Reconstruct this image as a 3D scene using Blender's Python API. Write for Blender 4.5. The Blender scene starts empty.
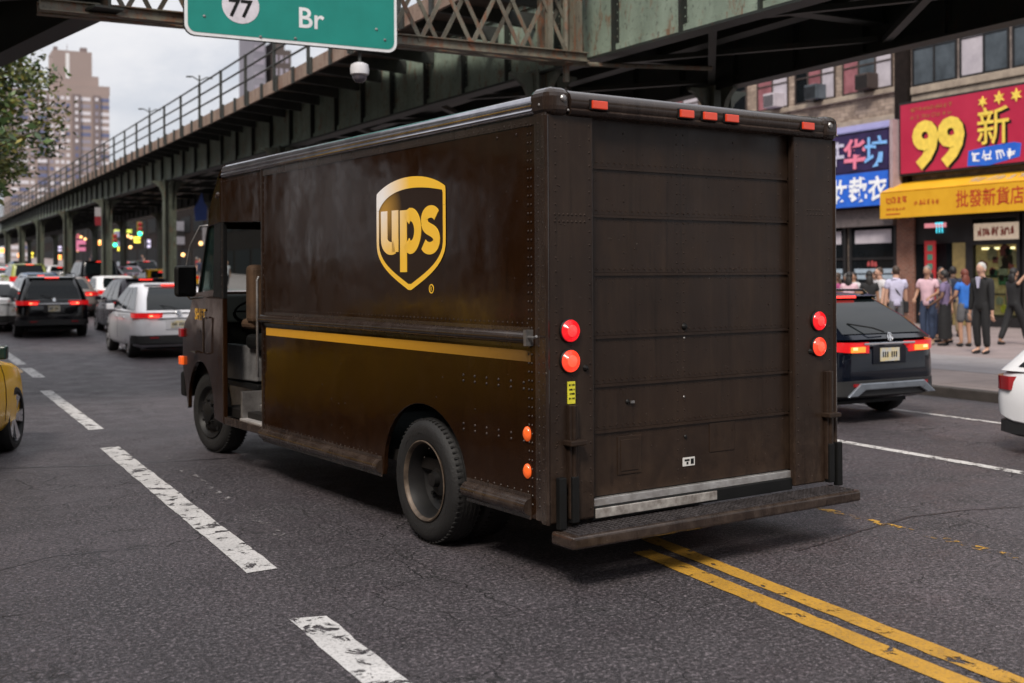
import bpy, bmesh, math, random
from mathutils import Vector, Matrix, Euler
random.seed(7)
PI=math.pi; R=math.radians
scene=bpy.context.scene; COL=scene.collection

# ------------------------------------------------------------------ materials
def lin(r,g,b):
    f=lambda c:(c/255/12.92 if c/255<=.04045 else ((c/255+.055)/1.055)**2.4)
    return (f(r),f(g),f(b))
MATS={}
def mat(name,c,rough=.5,metal=0.,c2=None,scale=6.,amt=.5,emit=0.,bump=0.,bscale=40.,coat=0.,spec=.5,detail=5.,specks=None,speckamt=.0,speckscale=90.,ecol=None,stretch=None,rvar=.12):
    if name in MATS: return MATS[name]
    m=bpy.data.materials.new(name); m.use_nodes=True; nt=m.node_tree; N=nt.nodes; L=nt.links
    b=N['Principled BSDF']; b.inputs['Roughness'].default_value=rough; b.inputs['Metallic'].default_value=metal
    b.inputs['Specular IOR Level'].default_value=spec; b.inputs['Coat Weight'].default_value=coat; b.inputs['Coat Roughness'].default_value=.08
    b.inputs['Base Color'].default_value=(*c,1)
    tc=N.new('ShaderNodeTexCoord'); vec=tc.outputs['Object']
    if stretch:
        mp=N.new('ShaderNodeMapping'); mp.inputs['Scale'].default_value=stretch; L.new(vec,mp.inputs[0]); vec=mp.outputs[0]
    nz=N.new('ShaderNodeTexNoise'); nz.inputs['Scale'].default_value=scale; nz.inputs['Detail'].default_value=detail; nz.inputs['Roughness'].default_value=.62
    L.new(vec,nz.inputs['Vector'])
    col=None
    if c2 is None: c2=tuple(x*.72 for x in c)
    rp=N.new('ShaderNodeValToRGB'); e=rp.color_ramp.elements
    e[0].position=.5-amt*.4; e[1].position=.5+amt*.4; e[0].color=(*c2,1); e[1].color=(*c,1)
    L.new(nz.outputs[0],rp.inputs[0]); col=rp.outputs[0]
    if specks:
        n2=N.new('ShaderNodeTexNoise'); n2.inputs['Scale'].default_value=speckscale; n2.inputs['Detail'].default_value=3; L.new(tc.outputs['Object'],n2.inputs['Vector'])
        r2=N.new('ShaderNodeValToRGB'); r2.color_ramp.elements[0].position=.74-speckamt; r2.color_ramp.elements[1].position=.79-speckamt; L.new(n2.outputs[0],r2.inputs[0])
        mx=N.new('ShaderNodeMix'); mx.data_type='RGBA'; L.new(r2.outputs[0],mx.inputs[0]); L.new(col,mx.inputs[6]); mx.inputs[7].default_value=(*specks,1); col=mx.outputs[2]
    L.new(col,b.inputs['Base Color'])
    mr=N.new('ShaderNodeMapRange'); mr.inputs[3].default_value=max(.03,rough-rvar); mr.inputs[4].default_value=min(1,rough+rvar); L.new(nz.outputs[0],mr.inputs[0]); L.new(mr.outputs[0],b.inputs['Roughness'])
    if emit>0:
        b.inputs['Emission Color'].default_value=(*(ecol or c),1); b.inputs['Emission Strength'].default_value=emit
    if bump>0:
        n3=N.new('ShaderNodeTexNoise'); n3.inputs['Scale'].default_value=bscale; n3.inputs['Detail'].default_value=6; L.new(vec,n3.inputs['Vector'])
        bp=N.new('ShaderNodeBump'); bp.inputs['Strength'].default_value=bump; bp.inputs['Distance'].default_value=.02; L.new(n3.outputs[0],bp.inputs['Height']); L.new(bp.outputs[0],b.inputs['Normal'])
    MATS[name]=m; return m
def mixnode(nt,f,a,b,blend='MIX'):
    mx=nt.nodes.new('ShaderNodeMix'); mx.data_type='RGBA'; mx.blend_type=blend
    for i,x in ((0,f),(6,a),(7,b)):
        if hasattr(x,'is_linked'): nt.links.new(x,mx.inputs[i])
        else: mx.inputs[i].default_value=x if i==0 else (*x,1)
    return mx.outputs[2]
def ramp(nt,src,stops):
    r=nt.nodes.new('ShaderNodeValToRGB'); e=r.color_ramp.elements
    e[0].position,e[1].position=stops[0][0],stops[-1][0]
    cc=lambda v:(v,v,v,1) if not isinstance(v,tuple) else (*v,1)
    e[0].color=cc(stops[0][1]); e[1].color=cc(stops[-1][1])
    for p,v in stops[1:-1]:
        k=e.new(p); k.color=cc(v)
    nt.links.new(src,r.inputs[0]); return r.outputs[0]
def noise(nt,vec,scale,detail=5,rough=.6,dist=0):
    n=nt.nodes.new('ShaderNodeTexNoise'); n.inputs['Scale'].default_value=scale; n.inputs['Detail'].default_value=detail; n.inputs['Roughness'].default_value=rough; n.inputs['Distortion'].default_value=dist
    nt.links.new(vec,n.inputs['Vector']); return n.outputs[0]
def maprange(nt,src,a,b,c,d):
    m=nt.nodes.new('ShaderNodeMapRange'); nt.links.new(src,m.inputs[0])
    for i,v in enumerate((a,b,c,d)): m.inputs[i+1].default_value=v
    return m.outputs[0]
def rawmat(name):
    m=bpy.data.materials.new(name); m.use_nodes=True; MATS[name]=m
    return m,m.node_tree,m.node_tree.nodes['Principled BSDF']
def geopos(nt):
    return nt.nodes.new('ShaderNodeNewGeometry').outputs['Position']
def objpos(nt): return nt.nodes.new('ShaderNodeTexCoord').outputs['Object']
def bump(nt,b,h,strength,dist=.01):
    p=nt.nodes.new('ShaderNodeBump'); p.inputs['Strength'].default_value=strength; p.inputs['Distance'].default_value=dist
    nt.links.new(h,p.inputs['Height']); nt.links.new(p.outputs[0],b.inputs['Normal'])

def asphalt():
    m,nt,b=rawmat('asphalt'); P=geopos(nt)
    big=noise(nt,P,.35,6,.65); mid=noise(nt,P,2.2,6,.6); fine=noise(nt,P,58,5,.72); grit=noise(nt,P,120,2,.6)
    c=ramp(nt,big,[(.33,(.028,.0225,.0265)),(.66,(.112,.091,.102))])
    c=mixnode(nt,ramp(nt,mid,[(.35,0.),(.62,.55)]),c,(.064,.056,.062))
    c=mixnode(nt,ramp(nt,noise(nt,P,.9,7,.7,.4),[(.50,0.),(.68,.7)]),c,(.030,.026,.030))
    tk=nt.nodes.new('ShaderNodeMapping'); tk.inputs['Scale'].default_value=(1.3,.07,1); nt.links.new(P,tk.inputs[0]); c=mixnode(nt,ramp(nt,noise(nt,tk.outputs[0],1.,4,.6),[(.44,0.),(.64,.6)]),c,(.026,.022,.025)); st2=noise(nt,P,.75,9,.75,1.2); c=mixnode(nt,ramp(nt,st2,[(.55,0.),(.60,.55)]),c,(.022,.019,.022)); cl=noise(nt,P,36,4,.7,.4); c=mixnode(nt,ramp(nt,cl,[(.38,.95),(.51,0.)]),c,(.008,.0065,.0075)); c=mixnode(nt,ramp(nt,cl,[(.55,0.),(.66,.85)]),c,(.235,.20,.215))
    # aggregate: light and dark stones
    c=mixnode(nt,ramp(nt,fine,[(.36,.9),(.5,0.)]),c,(.018,.015,.017))
    c=mixnode(nt,ramp(nt,fine,[(.56,0.),(.67,.9)]),c,(.27,.235,.25))
    c=mixnode(nt,ramp(nt,grit,[(.66,0.),(.73,.9)]),c,(.46,.42,.43))
    # cracks: warped cell edges, only in patches
    v=nt.nodes.new('ShaderNodeTexVoronoi'); v.feature='DISTANCE_TO_EDGE'; v.inputs['Scale'].default_value=1.5
    wn=nt.nodes.new('ShaderNodeTexNoise'); wn.inputs['Scale'].default_value=2.6; wn.inputs['Detail'].default_value=7; nt.links.new(P,wn.inputs['Vector'])
    va=nt.nodes.new('ShaderNodeVectorMath'); va.operation='MULTIPLY_ADD'; va.inputs[1].default_value=(.55,.55,.55)
    nt.links.new(wn.outputs['Color'],va.inputs[0]); nt.links.new(P,va.inputs[2]); nt.links.new(va.outputs[0],v.inputs['Vector'])
    crack=ramp(nt,v.outputs[0],[(.0,1.),(.004,.8),(.011,0.)])
    patch=ramp(nt,noise(nt,P,.55,3),[(.45,0.),(.60,.9)])
    cm=nt.nodes.new('ShaderNodeMath'); cm.operation='MULTIPLY'; nt.links.new(crack,cm.inputs[0]); nt.links.new(patch,cm.inputs[1])
    c=mixnode(nt,cm.outputs[0],c,(.012,.011,.012))
    nt.links.new(c,b.inputs['Base Color'])
    nt.links.new(maprange(nt,mid,.3,.7,.40,.68),b.inputs['Roughness'])
    b.inputs['Specular IOR Level'].default_value=.55
    ad=nt.nodes.new('ShaderNodeMath'); ad.operation='MULTIPLY_ADD'; ad.inputs[1].default_value=-1.2; nt.links.new(cm.outputs[0],ad.inputs[0]); nt.links.new(fine,ad.inputs[2])
    bump(nt,b,ad.outputs[0],1.,.016); return m
def roadpaint(name,c,wear,wscale=7.):
    m,nt,b=rawmat(name); P=geopos(nt)
    f=noise(nt,P,60,4,.7); col=ramp(nt,noise(nt,P,3,6),[(.3,tuple(x*.72 for x in c)),(.7,c)])
    col=mixnode(nt,ramp(nt,f,[(.33,.5),(.5,0.)]),col,(.06,.055,.057))
    nt.links.new(col,b.inputs['Base Color']); b.inputs['Roughness'].default_value=.6
    tr=nt.nodes.new('ShaderNodeBsdfTransparent'); ms=nt.nodes.new('ShaderNodeMixShader')
    n1=noise(nt,P,wscale,7,.7,.6)
    nt.links.new(ramp(nt,n1,[(wear-.025,0.),(wear+.015,1.)]),ms.inputs[0]); nt.links.new(tr.outputs[0],ms.inputs[1]); nt.links.new(b.outputs[0],ms.inputs[2])
    nt.links.new(ms.outputs[0],nt.nodes['Material Output'].inputs[0]); bump(nt,b,f,.5,.01)
    return m
def brick(name,c1,c2,mortar,scale=1.,bw=.22,rh=.075,axis='x',var=.5):
    m,nt,b=rawmat(name); P=geopos(nt)
    sp=nt.nodes.new('ShaderNodeSeparateXYZ'); nt.links.new(P,sp.inputs[0]); cb=nt.nodes.new('ShaderNodeCombineXYZ')
    ad=nt.nodes.new('ShaderNodeMath'); ad.operation='ADD'; nt.links.new(sp.outputs[0],ad.inputs[0]); nt.links.new(sp.outputs[1],ad.inputs[1])
    nt.links.new(ad.outputs[0],cb.inputs[0]); nt.links.new(sp.outputs[2],cb.inputs[1])
    t=nt.nodes.new('ShaderNodeTexBrick'); nt.links.new(cb.outputs[0],t.inputs['Vector']); t.inputs['Scale'].default_value=scale
    t.inputs['Brick Width'].default_value=bw; t.inputs['Row Height'].default_value=rh; t.inputs['Mortar Size'].default_value=.008; t.inputs['Bias'].default_value=-.1
    t.inputs['Color1'].default_value=(*c1,1); t.inputs['Color2'].default_value=(*c2,1); t.inputs['Mortar'].default_value=(*mortar,1)
    c=mixnode(nt,ramp(nt,noise(nt,P,1.4,6),[(.35,.0),(.7,var)]),t.outputs[0],tuple(x*.45 for x in c1))
    c=mixnode(nt,ramp(nt,noise(nt,P,5,6),[(.5,.0),(.75,.35)]),c,tuple(min(1,x*1.5) for x in c1))
    nt.links.new(c,b.inputs['Base Color']); b.inputs['Roughness'].default_value=.9; b.inputs['Specular IOR Level'].default_value=.08; bump(nt,b,t.outputs[1],-.6,.012); return m
def paving(name,c1,c2,w,h):
    m,nt,b=rawmat(name); P=geopos(nt); t=nt.nodes.new('ShaderNodeTexBrick'); nt.links.new(P,t.inputs['Vector']); t.inputs['Scale'].default_value=1; t.inputs['Brick Width'].default_value=w; t.inputs['Row Height'].default_value=h; t.inputs['Mortar Size'].default_value=.012; t.offset=0
    t.inputs['Color1'].default_value=(*c1,1); t.inputs['Color2'].default_value=(*[x*.86 for x in c1],1); t.inputs['Mortar'].default_value=(*[x*.35 for x in c2],1)
    c=mixnode(nt,ramp(nt,noise(nt,P,.9,7,.7),[(.4,0.),(.7,.8)]),t.outputs[0],c2); c=mixnode(nt,ramp(nt,noise(nt,P,9,4,.6),[(.66,0.),(.71,.6)]),c,tuple(x*.4 for x in c2))
    nt.links.new(c,b.inputs['Base Color']); b.inputs['Roughness'].default_value=.8; bump(nt,b,noise(nt,P,40,4),.25,.01); return m
def rusty(name,paint,paint2,rust=(.16,.062,.026),cover=.5,rough=.55,scale=2.2):
    m,nt,b=rawmat(name); P=geopos(nt)
    st=nt.nodes.new('ShaderNodeMapping'); st.inputs['Scale'].default_value=(1,1,.35); nt.links.new(P,st.inputs[0]); S=st.outputs[0]
    c=ramp(nt,noise(nt,S,scale,7,.65),[(.3,paint2),(.7,paint)])
    c=mixnode(nt,ramp(nt,noise(nt,S,scale*2.6,8,.7,.5),[(cover,0.),(cover+.12,.85)]),c,rust)
    c=mixnode(nt,ramp(nt,noise(nt,P,scale*6,5),[(.56,0.),(.72,.7)]),c,(.02,.016,.013))
    nt.links.new(c,b.inputs['Base Color']); b.inputs['Roughness'].default_value=rough; bump(nt,b,noise(nt,P,18,5),.35,.01); return m
def glasslike(name,tint=(.02,.025,.025),alpha=.45):
    m,nt,b=rawmat(name); b.inputs['Base Color'].default_value=(*tint,1); b.inputs['Roughness'].default_value=.03
    tr=nt.nodes.new('ShaderNodeBsdfTransparent'); tr.inputs[0].default_value=(.75,.85,.82,1); ms=nt.nodes.new('ShaderNodeMixShader'); ms.inputs[0].default_value=alpha
    nt.links.new(tr.outputs[0],ms.inputs[1]); nt.links.new(b.outputs[0],ms.inputs[2]); nt.links.new(ms.outputs[0],nt.nodes['Material Output'].inputs[0]); return m
def truckpaint(name,c,c2,rough,coat,dust,dustamt,spk=.02,grime=1.,spec=.22):
    m,nt,b=rawmat(name); P=objpos(nt)
    col=ramp(nt,noise(nt,P,1.6,6,.6),[(.3,c2),(.7,c)])
    vs=nt.nodes.new('ShaderNodeMapping'); vs.inputs['Scale'].default_value=(9,9,.45); nt.links.new(P,vs.inputs[0]); col=mixnode(nt,ramp(nt,noise(nt,vs.outputs[0],1.6,6,.7),[(.52,0.),(.74,.42*grime)]),col,dust); col=mixnode(nt,ramp(nt,noise(nt,vs.outputs[0],2.3,5,.6,.2),[(.56,0.),(.72,.6)]),col,tuple(x*.45 for x in c2))
    sz=nt.nodes.new('ShaderNodeSeparateXYZ'); nt.links.new(P,sz.inputs[0]); gr=nt.nodes.new('ShaderNodeMath'); gr.operation='MULTIPLY'; nt.links.new(maprange(nt,sz.outputs[2],.35,1.05,.8*grime,0.),gr.inputs[0]); nt.links.new(ramp(nt,noise(nt,P,7,8,.75,.5),[(.44,0.),(.66,1.)]),gr.inputs[1]); col=mixnode(nt,gr.outputs[0],col,tuple(min(1,x*1.25) for x in dust))
    st=nt.nodes.new('ShaderNodeMapping'); st.inputs['Scale'].default_value=(1.2,1.2,.35); nt.links.new(P,st.inputs[0])
    d=ramp(nt,noise(nt,st.outputs[0],5,8,.72,.3),[(.5,0.),(.8,dustamt)]); col=mixnode(nt,d,col,dust)
    sc=nt.nodes.new('ShaderNodeMapping'); sc.inputs['Scale'].default_value=(9,9,60); sc.inputs['Rotation'].default_value=(.5,.7,.3); nt.links.new(P,sc.inputs[0])
    s1=ramp(nt,noise(nt,sc.outputs[0],1.2,4,.7),[(.70,0.),(.75,.25+.3*grime)]); col=mixnode(nt,s1,col,(.13,.11,.10))
    s2=ramp(nt,noise(nt,P,42,3,.6),[(.765-spk,0.),(.80-spk,.8)]); col=mixnode(nt,s2,col,(.20,.18,.16))
    nt.links.new(col,b.inputs['Base Color'])
    ra=nt.nodes.new('ShaderNodeMath'); ra.operation='ADD'; nt.links.new(maprange(nt,noise(nt,P,2.5,7,.7),.3,.7,rough-.09,rough+.12),ra.inputs[0]); mm=nt.nodes.new('ShaderNodeMath'); mm.operation='MULTIPLY'; mm.inputs[1].default_value=.5; nt.links.new(d,mm.inputs[0]); nt.links.new(mm.outputs[0],ra.inputs[1])
    nt.links.new(ra.outputs[0],b.inputs['Roughness']); b.inputs['Coat Weight'].default_value=coat; b.inputs['Coat Roughness'].default_value=.12
    b.inputs['Specular IOR Level'].default_value=spec
    bump(nt,b,noise(nt,P,1.3,3,.45),.16,.08); return m

M_asph=asphalt()
M_white=roadpaint('worn_white_paint',(.63,.61,.595),.44)
M_whiteold=roadpaint('faded_white_paint',(.30,.28,.28),.60,9.)
M_yellow=roadpaint('worn_yellow_paint',(.50,.265,.028),.40)
M_yellowold=roadpaint('faded_yellow_paint',(.50,.27,.03),.56,6.)
M_side=truckpaint('brown_gloss_paint',(.0185,.0074,.0027),(.0120,.0047,.0019),.11,.03,(.032,.017,.010),.18,.020,.45,.16)
M_rear=truckpaint('brown_satin_paint',(.0262,.0160,.0112),(.0165,.0102,.0074),.34,.0,(.060,.040,.028),.38,.04,.7)
M_trim=truckpaint('brown_trim_paint',(.029,.0185,.0140),(.018,.0118,.0092),.22,.3,(.075,.055,.044),.40,.05,.6)
M_door=truckpaint('brown_door_paint',(.0250,.0150,.0102),(.0160,.0098,.0070),.33,.0,(.052,.032,.020),.35,.025,.6)
M_alu=mat('dull_aluminium',(.66,.65,.63),.36,.8,c2=(.42,.40,.38),scale=9,bump=.15)
M_aluw=mat('worn_sill_aluminium',(.55,.52,.48),.5,.5,c2=(.22,.19,.17),scale=14,amt=.4)
M_black=mat('black_plastic',(.008,.008,.008),.5,spec=.2)
M_inner=mat('dark_interior',(.012,.010,.009),.7,spec=.2)
M_tyre=mat('tyre_rubber',(.011,.0105,.0105),.7,c2=(.007,.0065,.0065),scale=12,bump=.25,bscale=70)
M_rim=mat('dark_steel_rim',(.013,.012,.012),.5,.1,c2=(.007,.007,.007),spec=.25)
M_riml=mat('worn_rim_lip',(.15,.11,.08),.5,.35,c2=(.03,.022,.016),scale=9,amt=.5)
M_steel=mat('scuffed_steel',(.34,.33,.32),.42,.75,c2=(.15,.14,.14),scale=11,amt=.6,bump=.2)
M_roofedge=mat('glossy_roof_edge',(.40,.39,.42),.16,.85,c2=(.22,.215,.235),scale=5,rvar=.06)
M_tread=mat('tread_plate',(.10,.088,.09),.5,.55,c2=(.035,.03,.03),scale=16,amt=.5,bump=.4,bscale=60)
M_chrome=mat('chrome',(.75,.75,.76),.12,1.)
M_cglass=mat('tinted_car_glass',(.006,.009,.010),.05,spec=.2,c2=(.004,.006,.007),rvar=.02)
M_red=mat('lit_red_lens',(.75,.02,.015),.2,emit=.42,ecol=(1,.012,.03),coat=.5)
M_redor=mat('lit_orange_red_lens',(.85,.07,.03),.2,emit=.55,ecol=(1,.06,.03),coat=.5)
M_amber=mat('amber_lens',(.85,.12,.02),.2,emit=.30,ecol=(1,.14,.02),coat=.5)
M_mkr=mat('red_marker_lens',(.55,.05,.02),.25,emit=.14,ecol=(1,.08,.03),coat=.3)
M_brake=mat('lit_brake_lens',(.9,.03,.02),.2,emit=1.6,ecol=(1,.045,.03),coat=.5)
M_brakehot=mat('lit_brake_core',(.9,.2,.1),.2,emit=3.2,ecol=(1,.24,.10))
M_carred=mat('lit_car_red_lens',(.55,.01,.012),.15,emit=.28,ecol=(1,.01,.015),coat=.5)
M_rdull=mat('unlit_red_lens',(.30,.008,.012),.15,coat=.6)
M_turnorange=mat('lit_amber_lens',(.9,.3,.05),.2,emit=1.0,ecol=(1,.20,.02))
# ------------------------------------------------------------------ mesh builder
class MB:
    def __init__(s): s.v=[]; s.f=[]; s.m=[]; s.k=0
    def add(s,vs,fs,mi=0):
        o=len(s.v); s.k=o; s.v+=[tuple(p) for p in vs]; s.f+=[[i+o for i in f] for f in fs]; s.m+=[mi]*len(fs); return s
    def warp(s,fn,frm=None):
        a=s.k if frm is None else frm
        for i in range(a,len(s.v)): s.v[i]=tuple(fn(*s.v[i]))
        return s
    def box(s,x0,x1,y0,y1,z0,z1,mi=0):
        v=[(x,y,z) for x in (x0,x1) for y in (y0,y1) for z in (z0,z1)]
        return s.add(v,[(0,1,3,2),(4,6,7,5),(0,4,5,1),(2,3,7,6),(0,2,6,4),(1,5,7,3)],mi)
    def obox(s,c,size,rot=None,mi=0):
        rot=rot or Matrix.Identity(3); c=Vector(c); v=[]
        for x in (-.5,.5):
            for y in (-.5,.5):
                for z in (-.5,.5): v.append(c+rot@Vector((x*size[0],y*size[1],z*size[2])))
        return s.add(v,[(0,1,3,2),(4,6,7,5),(0,4,5,1),(2,3,7,6),(0,2,6,4),(1,5,7,3)],mi)
    def bar(s,p,q,w,h,mi=0,up=(0,0,1)):
        p=Vector(p); q=Vector(q); d=(q-p).normalized(); u=Vector(up)
        if abs(d.dot(u))>.98: u=Vector((1,0,0))
        a=d.cross(u).normalized(); b=a.cross(d); rot=Matrix((a,b,d)).transposed()
        return s.obox((p+q)/2,(w,h,(q-p).length),rot,mi)
    def tube(s,pts,r,n=8,mi=0,caps=True):
        pts=[Vector(p) for p in pts]; rs=r if isinstance(r,(list,tuple)) else [r]*len(pts); v=[]; f=[]
        u=None
        for i,p in enumerate(pts):
            d=(pts[min(i+1,len(pts)-1)]-pts[max(i-1,0)]).normalized()
            if u is None: u=d.orthogonal().normalized()
            u=(u-d*u.dot(d)).normalized(); w=d.cross(u)
            for k in range(n):
                a=2*PI*k/n; v.append(p+(u*math.cos(a)+w*math.sin(a))*rs[i])
        for i in range(len(pts)-1):
            for k in range(n): f.append((i*n+k,i*n+(k+1)%n,(i+1)*n+(k+1)%n,(i+1)*n+k))
        if caps: f.append(tuple(range(n))[::-1]); f.append(tuple(range((len(pts)-1)*n,len(pts)*n)))
        return s.add(v,f,mi)
    def prism(s,poly,axis,a0,a1,mi=0):
        n=len(poly); mk={'x':lambda u,w,a:(a,u,w),'y':lambda u,w,a:(u,a,w),'z':lambda u,w,a:(u,w,a)}[axis]
        v=[mk(u,w,a0) for u,w in poly]+[mk(u,w,a1) for u,w in poly]
        f=[tuple(range(n)),tuple(range(2*n-1,n-1,-1))]+[(i,i+n,(i+1)%n+n,(i+1)%n) for i in range(n)]
        return s.add(v,f,mi)
    def lathe(s,prof,c,axis='y',n=32,mi=0,close=False,cap=True):
        # prof: list (r,h)
        v=[]; f=[]; c=Vector(c)
        for r,h in prof:
            for k in range(n):
                a=2*PI*k/n; ca,sa=r*math.cos(a),r*math.sin(a)
                v.append(c+Vector({'x':(h,ca,sa),'y':(ca,h,sa),'z':(ca,sa,h)}[axis]))
        for i in range(len(prof)-1):
            for k in range(n): f.append((i*n+k,i*n+(k+1)%n,(i+1)*n+(k+1)%n,(i+1)*n+k))
        if close:
            i=len(prof)-1
            for k in range(n): f.append((i*n+k,i*n+(k+1)%n,(k+1)%n,k))
        else:
            if cap and prof[-1][0]>1e-6: f.append(tuple(range((len(prof)-1)*n,len(prof)*n)))
        return s.add(v,f,mi)
    def dome(s,c,nrm,r,h=None,n=7,mi=0):
        nrm=Vector(nrm).normalized(); u=nrm.orthogonal().normalized(); w=nrm.cross(u); c=Vector(c); h=h or r*.6
        v=[c+(u*math.cos(2*PI*k/n)+w*math.sin(2*PI*k/n))*r for k in range(n)]+[c+nrm*h*.75+(u*math.cos(2*PI*k/n)+w*math.sin(2*PI*k/n))*r*.62 for k in range(n)]+[c+nrm*h]
        f=[(k,(k+1)%n,n+(k+1)%n,n+k) for k in range(n)]+[(n+k,n+(k+1)%n,2*n) for k in range(n)]
        return s.add(v,f,mi)
    def ball(s,c,r,n=12,m=8,mi=0):
        r=r if isinstance(r,tuple) else (r,r,r); v=[]; f=[]
        for i in range(1,m):
            t=PI*i/m
            for k in range(n):
                a=2*PI*k/n; v.append((c[0]+r[0]*math.sin(t)*math.cos(a),c[1]+r[1]*math.sin(t)*math.sin(a),c[2]+r[2]*math.cos(t)))
        for i in range(m-2):
            for k in range(n): f.append((i*n+k,i*n+(k+1)%n,(i+1)*n+(k+1)%n,(i+1)*n+k))
        v+= [(c[0],c[1],c[2]+r[2]),(c[0],c[1],c[2]-r[2])]; a=len(v)-2
        for k in range(n): f.append((a,(k+1)%n,k)); f.append((a+1,(m-2)*n+k,(m-2)*n+(k+1)%n))
        return s.add(v,f,mi)
    def quad(s,a,b,c,d,mi=0): return s.add([a,b,c,d],[(0,1,2,3)],mi)
    def stroke(s,pts,w,fn,th,mi=0,closed=False):
        # flat ribbon of width w along 2d pts, thickness th; fn(u,v,depth)->3d
        n=len(pts); L=[];Rr=[]
        ws=w if isinstance(w,(list,tuple)) else [w]*n
        for i in range(n):
            a=pts[(i-1)%n] if closed else pts[max(i-1,0)]; b=pts[(i+1)%n] if closed else pts[min(i+1,n-1)]
            dx,dy=b[0]-a[0],b[1]-a[1]; l=math.hypot(dx,dy) or 1; nx,ny=-dy/l,dx/l
            L.append((pts[i][0]+nx*ws[i]/2,pts[i][1]+ny*ws[i]/2)); Rr.append((pts[i][0]-nx*ws[i]/2,pts[i][1]-ny*ws[i]/2))
        v=[fn(*p,th) for p in L]+[fn(*p,th) for p in Rr]+[fn(*p,0) for p in L]+[fn(*p,0) for p in Rr]
        f=[]
        for i in range(n if closed else n-1):
            j=(i+1)%n; f+= [(i,j,n+j,n+i),(2*n+i,i+0,j,2*n+j)[:4],(n+i,n+j,3*n+j,3*n+i)]
        if not closed: f+=[(0,n,3*n,2*n),(n-1,2*n+n-1,3*n+n-1,2*n-1)]
        return s.add(v,f,mi)
    def build(s,name,mats,parent=None,smooth=None,bevel=None,seg=2,kind=None,loc=None,rotz=0,recalc=True):
        me=bpy.data.meshes.new(name); me.from_pydata(s.v,[],s.f)
        ms=mats if isinstance(mats,(list,tuple)) else [mats]
        for m in ms: me.materials.append(m)
        me.polygons.foreach_set('material_index',s.m)
        if recalc:
            bm=bmesh.new(); bm.from_mesh(me); bmesh.ops.recalc_face_normals(bm,faces=bm.faces); bm.to_mesh(me); bm.free()
        if smooth is not None:
            me.polygons.foreach_set('use_smooth',[True]*len(me.polygons)); me.set_sharp_from_angle(angle=R(smooth))
        me.update()
        o=bpy.data.objects.new(name,me); COL.objects.link(o)
        if parent is not None: o.parent=parent
        if loc: o.location=loc
        if rotz: o.rotation_euler=(0,0,rotz)
        if bevel:
            b=o.modifiers.new('Bevel','BEVEL'); b.width=bevel; b.segments=seg; b.limit_method='ANGLE'; b.angle_limit=R(40); b.harden_normals=False
        if kind: o['kind']=kind
        return o
def tag(o,label=None,cat=None,group=None,kind=None):
    if label: o['label']=label
    if cat: o['category']=cat
    if group: o['group']=group
    if kind: o['kind']=kind
    return o
def thing(name,label,cat,loc=(0,0,0),rotz=0,group=None):
    o=bpy.data.objects.new(name,None); COL.objects.link(o); o.location=loc; o.rotation_euler=(0,0,rotz); o.empty_display_size=.3
    return tag(o,label,cat,group)
def copy_tree(o,parent=None):
    c=o.copy(); COL.objects.link(c)
    if parent is not None: c.parent=parent
    for ch in list(o.children): copy_tree(ch,c)
    return c
_tc=bpy.data.curves.new('lettering','FONT'); _to=bpy.data.objects.new('lettering_source',_tc); COL.objects.link(_to)
def textmesh(body,h,extr=.004,align='CENTER',space=1.,bold=0.):
    _tc.body=body; _tc.size=1; _tc.extrude=0; _tc.align_x=align; _tc.space_character=space; _tc.offset=bold; _tc.resolution_u=3
    dg=bpy.context.evaluated_depsgraph_get(); _to.update_tag(); dg.update()
    me=bpy.data.meshes.new_from_object(_to.evaluated_get(dg)); vs=[v.co.copy() for v in me.vertices]; fs=[list(p.vertices) for p in me.polygons]; bpy.data.meshes.remove(me)
    z0=min(v.y for v in vs); z1=max(v.y for v in vs); k=h/(z1-z0); x0=min(v.x for v in vs); x1=max(v.x for v in vs)
    return [((v.x-(x0+x1)/2)*k,(v.y-z0)*k) for v in vs],fs
def addtext(mb,body,h,fn,th=.006,mi=0,bold=0.,xs=1.):
    vs,fs=textmesh(body,h,bold=bold)
    n=len(vs); V=[fn(x*xs,y,th) for x,y in vs]; mb.add(V,fs,mi); return mb
def gz(y):
    if y<=28: return 0.
    t=y-28; t=min(t,260); return .025*t*t/(t+9)
def pxn(u,s):  # a bearing of the photograph at street distance s -> street offset
    return s*math.tan(math.atan((u-512)/1156)+math.atan(612/1156))
# ------------------------------------------------------------------ camera, world, light
a_st=math.atan(612/1156); s1,c1=math.sin(a_st),math.cos(a_st)
def g2w(v): x,y,z=v; return Vector((x*c1+y*s1,-x*s1+y*c1,z))   # photo-aligned axes -> street-aligned axes
roll=.0055
cr=g2w((math.cos(roll),0,-math.sin(roll))); cu=g2w((math.sin(roll),0,math.cos(roll))); cf=g2w((0,1,0))
cam=bpy.data.cameras.new('camera'); camo=bpy.data.objects.new('camera',cam); COL.objects.link(camo)
mw=Matrix((cr,cu,-cf)).transposed().to_4x4(); mw.translation=(0,0,1.75); camo.matrix_world=mw
cam.sensor_width=36; cam.lens=1156/1024*36; cam.shift_y=-(341.5-275.2)/1024; cam.clip_start=.05; cam.clip_end=3000
cam.dof.use_dof=True; cam.dof.focus_distance=7.6; cam.dof.aperture_fstop=2.0
scene.camera=camo
SUN_EL,SUN_AZ=R(47),R(226)   # azimuth measured clockwise from street direction: behind the camera, to its left
w=bpy.data.worlds.new('World'); scene.world=w; w.use_nodes=True; nt=w.node_tree
bg=nt.nodes['Background']; sky=nt.nodes.new('ShaderNodeTexSky'); sky.sky_type='NISHITA'; sky.sun_disc=False; sky.sun_elevation=SUN_EL; sky.sun_rotation=SUN_AZ; sky.dust_density=2.5; sky.ozone_density=1
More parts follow.
